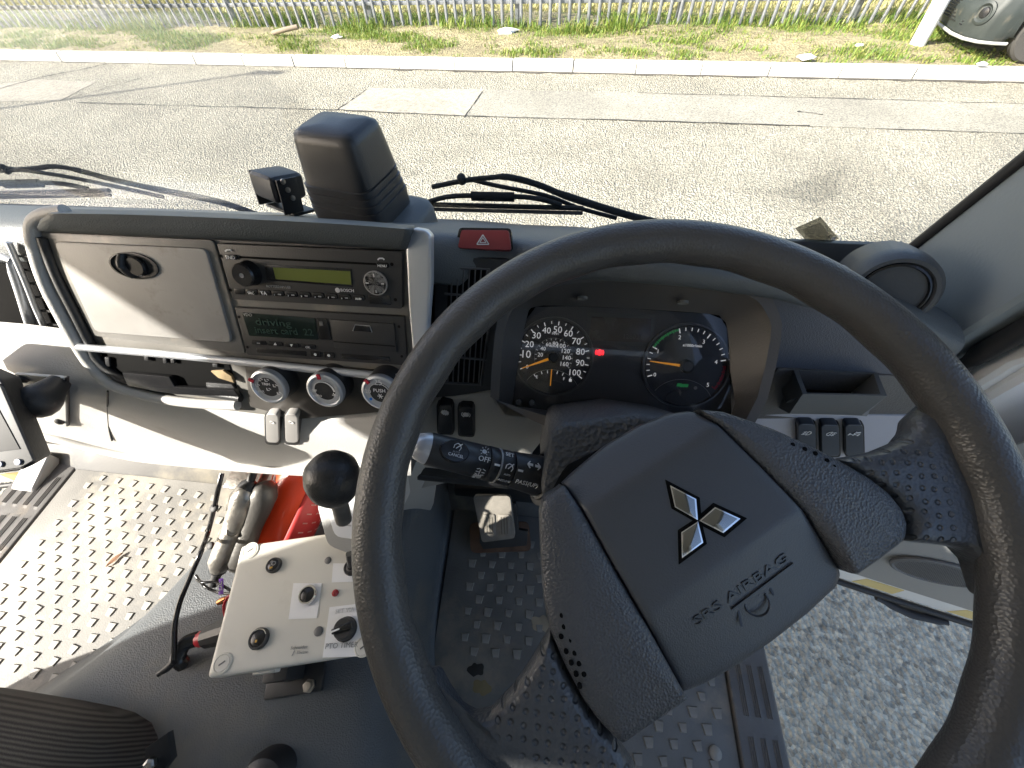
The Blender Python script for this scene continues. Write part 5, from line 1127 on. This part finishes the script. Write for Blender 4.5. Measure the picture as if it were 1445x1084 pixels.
text('brand_print', 'Schneider', bp_(410, 917, .0005), bp_(434, 915, .0005), Zu, D_TXTG, cb); text('brand_print', 'Electric', bp_(419, 923, .0005), bp_(434, 922, .0005), Zu, D_TXTG, cb); bar('brand_print', bp_(412, 926, .0), bp_(416, 918, .0), .001, Zu, D_TXTG, cb)
q, c = push(495, 800, .011, 'toggle_switch', D_DARK, D_DARK); tube('toggle', [c, c+Vector((.004, .012, .028))], .0045, D_BLK, q, 12, 1)
box('foot_plate', at(418, 958, Z=1.318), (.085, .04, .01), D_DARK, cb, byaw, .003); box('foot_bracket', at(404, 944, Z=1.345), (.035, .03, .06), D_DARK, cb, byaw, .004)
lathe('foot_bolt', at(437, 968, Z=1.325), Zu, [(.009, 0), (.009, .004), (.006, .005), (.006, .009), (0, .009)], D_ALU, cb, 6)
lathe('stain', at(440, 985, Z=1.318), Zu, [(.02, 0), (0, .0005)], mud, cb, 20, sx=2.4) if False else None

# ---- ball mount arm between dash and box
ra = thing('mount_arm', at(345, 684, Y=.19), 'cast aluminium ball mount arm hanging below the dashboard beside the control box', 'mount arm')
A0 = at(348, 694, Y=.17); A1 = at(310, 800, Z=1.37); ad = (A1-A0); al = ad.length; ad = ad.normalized()
sd_, fd_, _ = frame_of(ad, Vector((1, 0, 0)))
rows = []
for t, rx, ry in [(-.1, .006, .01), (-.06, .014, .018), (.05, .021, .021), (.22, .020, .018), (.42, .017, .015), (.5, .0165, .015), (.62, .017, .016), (.8, .019, .018), (.93, .019, .019), (1.03, .012, .014), (1.06, .004, .006)]:
    rows.append([A0+ad*(al*t)+sd_*(rx*math.cos(a*.3927))+fd_*(ry*math.sin(a*.3927)) for a in range(16)])
grid('double_socket', rows, D_ALU, ra, closed=True, caps=True, smooth=60)
s2 = [[p+sd_*.022+Vector((.004, .012, 0)) for p in r] for r in rows]; grid('rear_socket_half', s2, mat('dark_socket', (.1, .095, .088), .5, metal=.5, bump=.4, bscale=150), ra, closed=True, caps=True, smooth=60)
mid = A0+ad*al*.52; tcm = (CAM-mid).normalized(); lathe('clamp_nut', mid+tcm*.012, tcm, [(.0105, -.01), (.0105, .004), (.008, .006), (.006, .004), (0, .004)], D_ALU, ra, 20)
lathe('ball', A0-ad*al*.02, -ad, [(0, -.016), (.012, -.012), (.0165, 0), (.013, .011), (.006, .018), (.006, .04)], D_DARK, ra, 24)
pt = at(344, 677, Y=.195); box('top_plate', pt, (.055, .035, .005), D_ALU, ra, bevel=.001); box('top_plate', pt-Vector((-.02, .0, .006)), (.05, .03, .004), D_ALU, ra, Matrix.Rotation(.2, 3, 'Z'), .001)
for dx in (-.02, .0): lathe('plate_nut', pt+Vector((dx, -.01, -.004)), -Zu, [(.006, 0), (.006, .005), (0, .006)], D_ALU, ra, 6)
lathe('ball', A1-ad*.004, ad, [(0, -.01), (.014, 0), (.012, .012), (.007, .018), (.007, .04)], D_DARK, ra, 24)
# black cable hanging in front
cab_ = thing('hanging_cable', at(312, 669, Y=.19), 'thin black cable hanging from the dash past the mount arm', 'cable')
cpts = [at(313, 668, Y=.18), at(308, 690, Y=.16), at(302, 718, Y=.14), at(294, 750, Y=.115), at(284, 778, Z=1.44), at(268, 815, Z=1.42), at(254, 850, Z=1.40), at(247, 880, Z=1.39), at(246, 910, Z=1.38), at(245, 932, Z=1.375)]
tube('lead', cpts, .0035, D_BLK, cab_, 10); tube('plug', [at(246, 933, Z=1.375), at(236, 943, Z=1.37), at(224, 951, Z=1.365)], [.005, .005, .004], D_DARK, cab_, 10, 4)
for i, (u, v, yy) in enumerate(((302, 717, .14), (297, 770, .105))): lathe('cable_tie', at(u, v, Y=yy), Vector((.2, .3, -1)).normalized(), [(.005, -.003), (.0065, -.002), (.0065, .002), (.005, .003)], D_SEAL, cab_, 12)
wr_ = thing('wire_bundle', at(315, 830, Z=1.38), 'small bundle of black, red and purple tagged wires entering the box side', 'wires')
tube('wire', [at(276, 812, Z=1.4), at(290, 828, Z=1.40), at(308, 836, Z=1.4), at(326, 838, Z=1.41)], .002, D_BLK, wr_, 8); tube('wire', [at(278, 818, Z=1.4), at(285, 822, Z=1.41), at(305, 822, Z=1.41), at(326, 834, Z=1.41)], .002, D_BLK, wr_, 8)
tube('red_wire', [at(318, 870, Z=1.39), at(316, 855, Z=1.4), at(322, 842, Z=1.41), at(330, 840, Z=1.41)], .002, D_WIRE_R, wr_, 8)
panel('cable_tag', [(309, 817), (315, 816), (315, 838), (308, 840)], (Vector((0, 0, 1.415)), Zu), .001, D_WIRE_P, wr_, 0, .0002); ptext('print', 'DE', (314, 832), (313.5, 820), (Vector((0, 0, 1.415)), Zu), D_TXTG, wr_)
lathe('terminal', at(313, 848, Z=1.4), Vector((.6, .3, .2)).normalized(), [(.004, -.006), (.005, 0), (.004, .008)], mat('copper', (.6, .25, .1), .4, metal=.8), wr_, 12)
cd_ = thing('corrugated_conduit', at(270, 915, Z=1.36), 'black corrugated conduit with cable gland entering the control box side', 'conduit')
gl0 = at(305, 895, Z=1.385); gl1 = at(286, 901, Z=1.375); gd = (gl1-gl0).normalized()
lathe('gland', gl0-gd*.03, gd, [(.017, 0), (.017, .028), (.0155, .03), (.0155, .045), (.012, .047)], D_DARK, cd_, 12, smooth=25)
cpth = smooth_path([gl1-gd*.005, at(274, 903, Z=1.37), at(262, 908, Z=1.36), at(255, 917, Z=1.345), at(252, 930, Z=1.325), at(262, 940, Z=1.305)], 14); rr_ = []
tube('hose', cpth, [(.0105 if i % 2 else .0088) for i in range(len(cpth))], D_BLK, cd_, 14, 1)
tube('red_core', [gl1-gd*.008, gl1+gd*.004], .0112, D_WIRE_R, cd_, 12, 1)

# ---- fire extinguisher on the toe board
E0 = dpt(428, 688, .70); E1 = dpt(380, 790, .70); ed = (E1-E0).normalized()
fe = thing('fire_extinguisher', E1, 'red fire extinguisher lying behind the control box under the dash', 'fire extinguisher')
el = (E1-E0).length
cy_ = lathe('cylinder', E0-ed*.08, ed, [(.012, -.03), (.02, -.02), (.045, .0), (.052, .02), (.052, el+.03), (.045, el+.05), (0, el+.05)], D_EXT, fe, 40)
xe, ye, _ = frame_of(ed, (CAM-E0)); rows = []
for i in range(9):
    a = R_(-8-9*i); d_ = xe*math.cos(a)+ye*math.sin(a); d2_ = xe*math.cos(-a)+ye*math.sin(-a)
    dd_ = d_ if d_.x > d2_.x else d2_; rows.append([E0-ed*.04+dd_*.0526, E0+ed*(el+.04)+dd_*.0526])
grid('label', rows, D_EXTL, fe, thick=.0006)
for i in range(11):
    k_ = i*.011-.01; a0_ = rows[1][0]; a1_ = rows[7][0]
    for j in range(3): bar('label_line', rows[2+j*2][0].lerp(rows[2+j*2][1], .12+.078*i)+(rows[2+j*2][0]-E0).normalized()*.001, rows[3+j*2][0].lerp(rows[3+j*2][1], .12+.078*i)+(rows[3+j*2][0]-E0).normalized()*.001, .0022, (rows[2+j*2][0]-(E0-ed*.04)).normalized(), mat('label_print', (.6, .3, .28), .5), fe)
lathe('valve', E0-ed*.11, -ed, [(.014, -.01), (.014, .03), (.008, .035), (0, .035)], D_ALU, fe, 20)

# ---- brake pedal
pdl = thing('brake_pedal', at(700, 745, Z=1.14), 'worn brake pedal with ribbed rubber pad and rusty edges', 'pedal')
PPL = tilt((0, .262, 1.165), 52)
panel('backing_plate', rrect([(677, 766), (676, 712), (728, 710), (732, 748), (745, 750), (743, 770), (682, 775)], .08), PPL, .012, D_DARK, pdl, -.004, .002)
panel('pad', rrect([(667, 700), (720, 700), (727, 760), (680, 766)], .1), PPL, .016, D_PEDAL, pdl, .012, .004, 3)
for u in (690, 711):
    panel('pad_rib', rrect([(u-8, 726), (u+8, 726), (u+9, 757), (u-6, 758)], .15), PPL, .004, D_PEDAL, pdl, .0145, .001)
    for k in (-4, 0, 4): panel('rib_line', [(u+k-.8, 730), (u+k+.8, 730), (u+k+2, 754), (u+k+.4, 754)], PPL, .002, mat('rib_dark', (.12, .11, .09), .7), pdl, .0152, 0)
tube('pedal_arm', [at(705, 720, pl=PPL, off=-.01), at(705, 690, Y=.36), at(705, 670, Y=.44)], .012, D_DARK, pdl, 10)
rp = tag(panel('rusty_floor_plate', rrect([(662, 738), (746, 736), (750, 778), (664, 781)], .2), tilt((0, .275, 1.115), 60), .004, D_RUST, None, .0, .001), 'rust stained metal plate on the floor behind the brake pedal', 'plate')

# ---- monitor at the far left with its ball mount
mo = thing('monitor', dpt(20, 600, .36), 'black screen monitor on a ball mount at the left edge of the picture', 'monitor')
mf = [dpt(-150, 470, .40), dpt(2, 536, .40), dpt(50, 655, .40), dpt(30, 664, .40), dpt(-150, 690, .40)]
dv = dpt(74, 641, .435)-dpt(50, 655, .40)
prism('housing', mf, dv, mat('monitor_black', (.02, .02, .02), .6, bump=.3, bscale=300), mo, .004, 3)
fn_ = (CAM-dpt(0, 600, .4)).normalized()
fpl = (dpt(0, 600, .398), (mf[1]-mf[2]).cross(mf[4]-mf[2]).normalized()); 
if fpl[1].dot(fn_) < 0: fpl = (fpl[0], -fpl[1])
panel('silver_frame', [(-140, 482), (0, 545), (46, 650), (28, 660), (-140, 684)], fpl, .003, mat('monitor_grey', (.1, .1, .1), .5), mo, .0005, .0008)
panel('screen', [(-140, 505), (-12, 560), (28, 634), (-140, 655)], fpl, .001, mat('screen_matt', (.012, .013, .014), .6), mo, .0012, .0003)
for u in (0, 26): lathe('menu_button', at(u, 652 if u else 655, pl=fpl, off=.001), fpl[1], [(.0032, 0), (.0032, .0012), (0, .0014)], mat('button_blue', (.15, .17, .25), .4), mo, 14)
mm = thing('monitor_ball_mount', at(75, 562, pl=LP, off=.02), 'black ball mount with square screw plate on the white lower dash', 'mount')
bl_ = at(54, 566, pl=LP, off=.045); lathe('ball', bl_, LP[1], [(.010, -.03), (.014, -.016), (.018, -.008), (.0195, 0), (.018, .008), (.014, .0135), (.008, .0175), (0, .0195)], D_DARK, mm, 32)
panel('screw_plate', rrect([(18, 528), (92, 534), (95, 602), (30, 600)], .06), LP, .004, mat('plate_white', (.6, .6, .58), .45), mm, .016, .001)
panel('plate_edge', [(91, 534), (94, 534), (96, 602), (93, 602)], LP, .004, D_SEAL, mm, .0165, .0003)
for u, v in ((34, 534), (84, 540), (85, 594)): lathe('plate_screw', at(u, v, pl=LP, off=.016), LP[1], [(.0055, 0), (.005, .003), (.003, .0045), (0, .0048)], D_DARK, mm, 16)
tube('arm', [bl_+LP[1]*.005, dpt(20, 560, .47)], .011, D_DARK, mm, 14, 1)

# ================================================================== ON TOP OF THE DASH
pod = thing('dash_display_pod', (-.262, .46, 1.76), 'tall matt black display pod standing on the dash top with grooved base', 'display pod')
POD = mat('pod_black', (.032, .033, .035), .4, bump=.15, bscale=600, var=.06)
def rring(cx, cy, hx, hy, z, yaw=-.22, n=40, e=.32, dx=0):
    o = []
    for i in range(n):
        a = 2*math.pi*i/n; x = math.copysign(abs(math.cos(a))**e, math.cos(a))*hx; y = math.copysign(abs(math.sin(a))**e, math.sin(a))*hy
        o.append(Vector((cx+x*math.cos(yaw)-y*math.sin(yaw), cy+x*math.sin(yaw)+y*math.cos(yaw), z)))
    return o
rows = [rring(-.262, .47, (.058)*.87, .045, 1.74), rring(-.262, .47, (.0585)*.87, .045, 1.775)]
for k in range(4):
    z = 1.783+k*.0085; s_ = .0585-.0012*k
    rows += [rring(-.262-.0005*k, .47, (s_)*.87, .045-.001*k, z), rring(-.262-.0005*k, .47, (s_)*.87, .045-.001*k, z+.006), rring(-.262-.0005*k, .47, (s_-.0022)*.87, .043-.001*k, z+.0066), rring(-.262-.0005*k, .47, (s_-.0022)*.87, .043-.001*k, z+.0082)]
rows += [rring(-.262, .47, (.0535)*.87, .040, 1.818), rring(-.262, .47, (.051)*.87, .037, 1.84), rring(-.262, .47, (.0485)*.87, .034, 1.860), rring(-.262, .47, (.046)*.87, .032, 1.868), rring(-.262, .47, (.038)*.87, .025, 1.872), rring(-.262, .47, (.01)*.87, .008, 1.873)]
grid('housing', rows, POD, pod, closed=True, caps=True, smooth=50)
grid('foot', [rring(-.248, .475, .07, .05, 1.735), rring(-.248, .475, .068, .048, 1.757), rring(-.248, .475, .064, .046, 1.765), rring(-.248, .475, .05, .04, 1.767)], D_DASH, pod, closed=True, caps=True, smooth=60)
cm = thing('dash_camera', at(395, 285, Y=.5), 'small black camera in a bracket standing left of the display pod', 'camera')
c0 = at(393, 260, Y=.5); crot = Matrix.Rotation(R_(-25), 3, 'Z') @ Matrix.Rotation(R_(-15), 3, 'X')
box('camera_body', c0, (.05, .05, .034), D_DARK, cm, crot, .009, 3)
for s_ in (-1, 1): box('bracket_arm', c0+crot @ Vector((s_*.028, -.005, -.008)), (.003, .03, .045), D_DARK, cm, crot, .002)
box('bracket_foot', c0+Vector((0, 0, -.034)), (.062, .035, .004), D_DARK, cm, crot, .001)
for k in range(3): lathe('bracket_screw', c0+crot @ Vector((.03, -.012+.004*k, .012-.011*k)), crot @ Vector((1, 0, 0)), [(.0035, 0), (.0035, .002), (0, .003)], D_ALU, cm, 12)

# ---- wipers outside
def wiper(arm, link, blade, label, pivot):
    WY = .615
    w_ = thing('windscreen_wiper', at(*pivot, Y=WY), label, 'wiper', 'wipers resting at the foot of the windscreen')
    W = lambda p, dy=0: at(p[0], p[1], Y=WY+dy)
    WB = mat('wiper_black', (.018, .021, .022), .7, spec=.15)
    tube('arm', [W(p) for p in arm], [.006]*3+[.005]*3+[.004]*4, WB, w_, 10, 4, rx=.8)
    tube('link', [W(p, .008) for p in link], .0035, WB, w_, 8, 4)
    a, b_ = W(blade[0], -.012), W(blade[1], -.012); tube('blade_rail', [a, a.lerp(b_, .5), b_], .004, WB, w_, 8, 2); tube('rubber', [a-Vector((0, .004, .006)), b_-Vector((0, .004, .006))], .003, D_SEAL, w_, 6, 1)
    m1 = a.lerp(b_, .3)+Vector((0, 0, .016)); m2 = a.lerp(b_, .7)+Vector((0, 0, .016)); tube('blade_yoke', [a.lerp(b_, .12)+Vector((0, 0, .004)), m1, m2, b_-(b_-a)*.12+Vector((0, 0, .004))], .004, WB, w_, 8, 4); 
    tube('blade_clip', [m1.lerp(m2, .2), m1.lerp(m2, .8)], .008, WB, w_, 8, 1, rx=.6)
    lathe('pivot_cap', W(pivot), Vector((0, -.4, 1)).normalized(), [(.006, -.008), (.007, .003), (.005, .006), (0, .007)], WB, w_, 20)
wiper([(935, 316), (880, 302), (800, 277), (757, 260), (717, 250), (690, 251), (655, 255), (610, 264)], [(870, 308), (815, 293), (770, 276), (700, 262), (660, 252)], [(575, 288), (823, 294)], 'black windscreen wiper resting behind the steering wheel rim', (651, 252))
wiper([(370, 306), (310, 285), (225, 268), (157, 253), (120, 243), (80, 235), (47, 238), (0, 241)], [(230, 278), (157, 262), (80, 247), (0, 236)], [(-60, 274), (154, 269)], 'black windscreen wiper resting at the left end of the windscreen', (5, 238))
# ---- sticker low on the glass
sq = [(1122, 322), (1158, 306), (1184, 337), (1147, 350)]
def wsp(u, v):
    p = ws_pt(u, v); 
    for _ in range(4): 
        y = wsv(p.x, p.z).y-.004; p = at(u, v, Y=y)
    return p
stk = mesh('windscreen_sticker', [wsp(*q) for q in sq], [(0, 1, 2, 3)], thin_glass('sticker_film', (.5, .5, .47), .3), None, 0)
sm = stk.modifiers.new('s', 'SOLIDIFY'); sm.thickness = .0006; tag(stk, 'square grey sticker low on the windscreen above the wheel rim', 'sticker')
iq = [(1131, 324), (1156, 313), (1174, 335), (1148, 345)]; ii = mesh('sticker_print', [wsp(*q)-Vector((0, .001, 0)) for q in iq], [(0, 1, 2, 3)], thin_glass('sticker_ink', (.62, .61, .57), .2), stk, 0)
cq = wsp(1176, 336)-Vector((0, .0012, 0)); lathe('sticker_dot', cq, Vector((0, -1, 0)), [(.003, 0), (.003, .0004), (0, .0004)], D_PAPER, stk, 14)
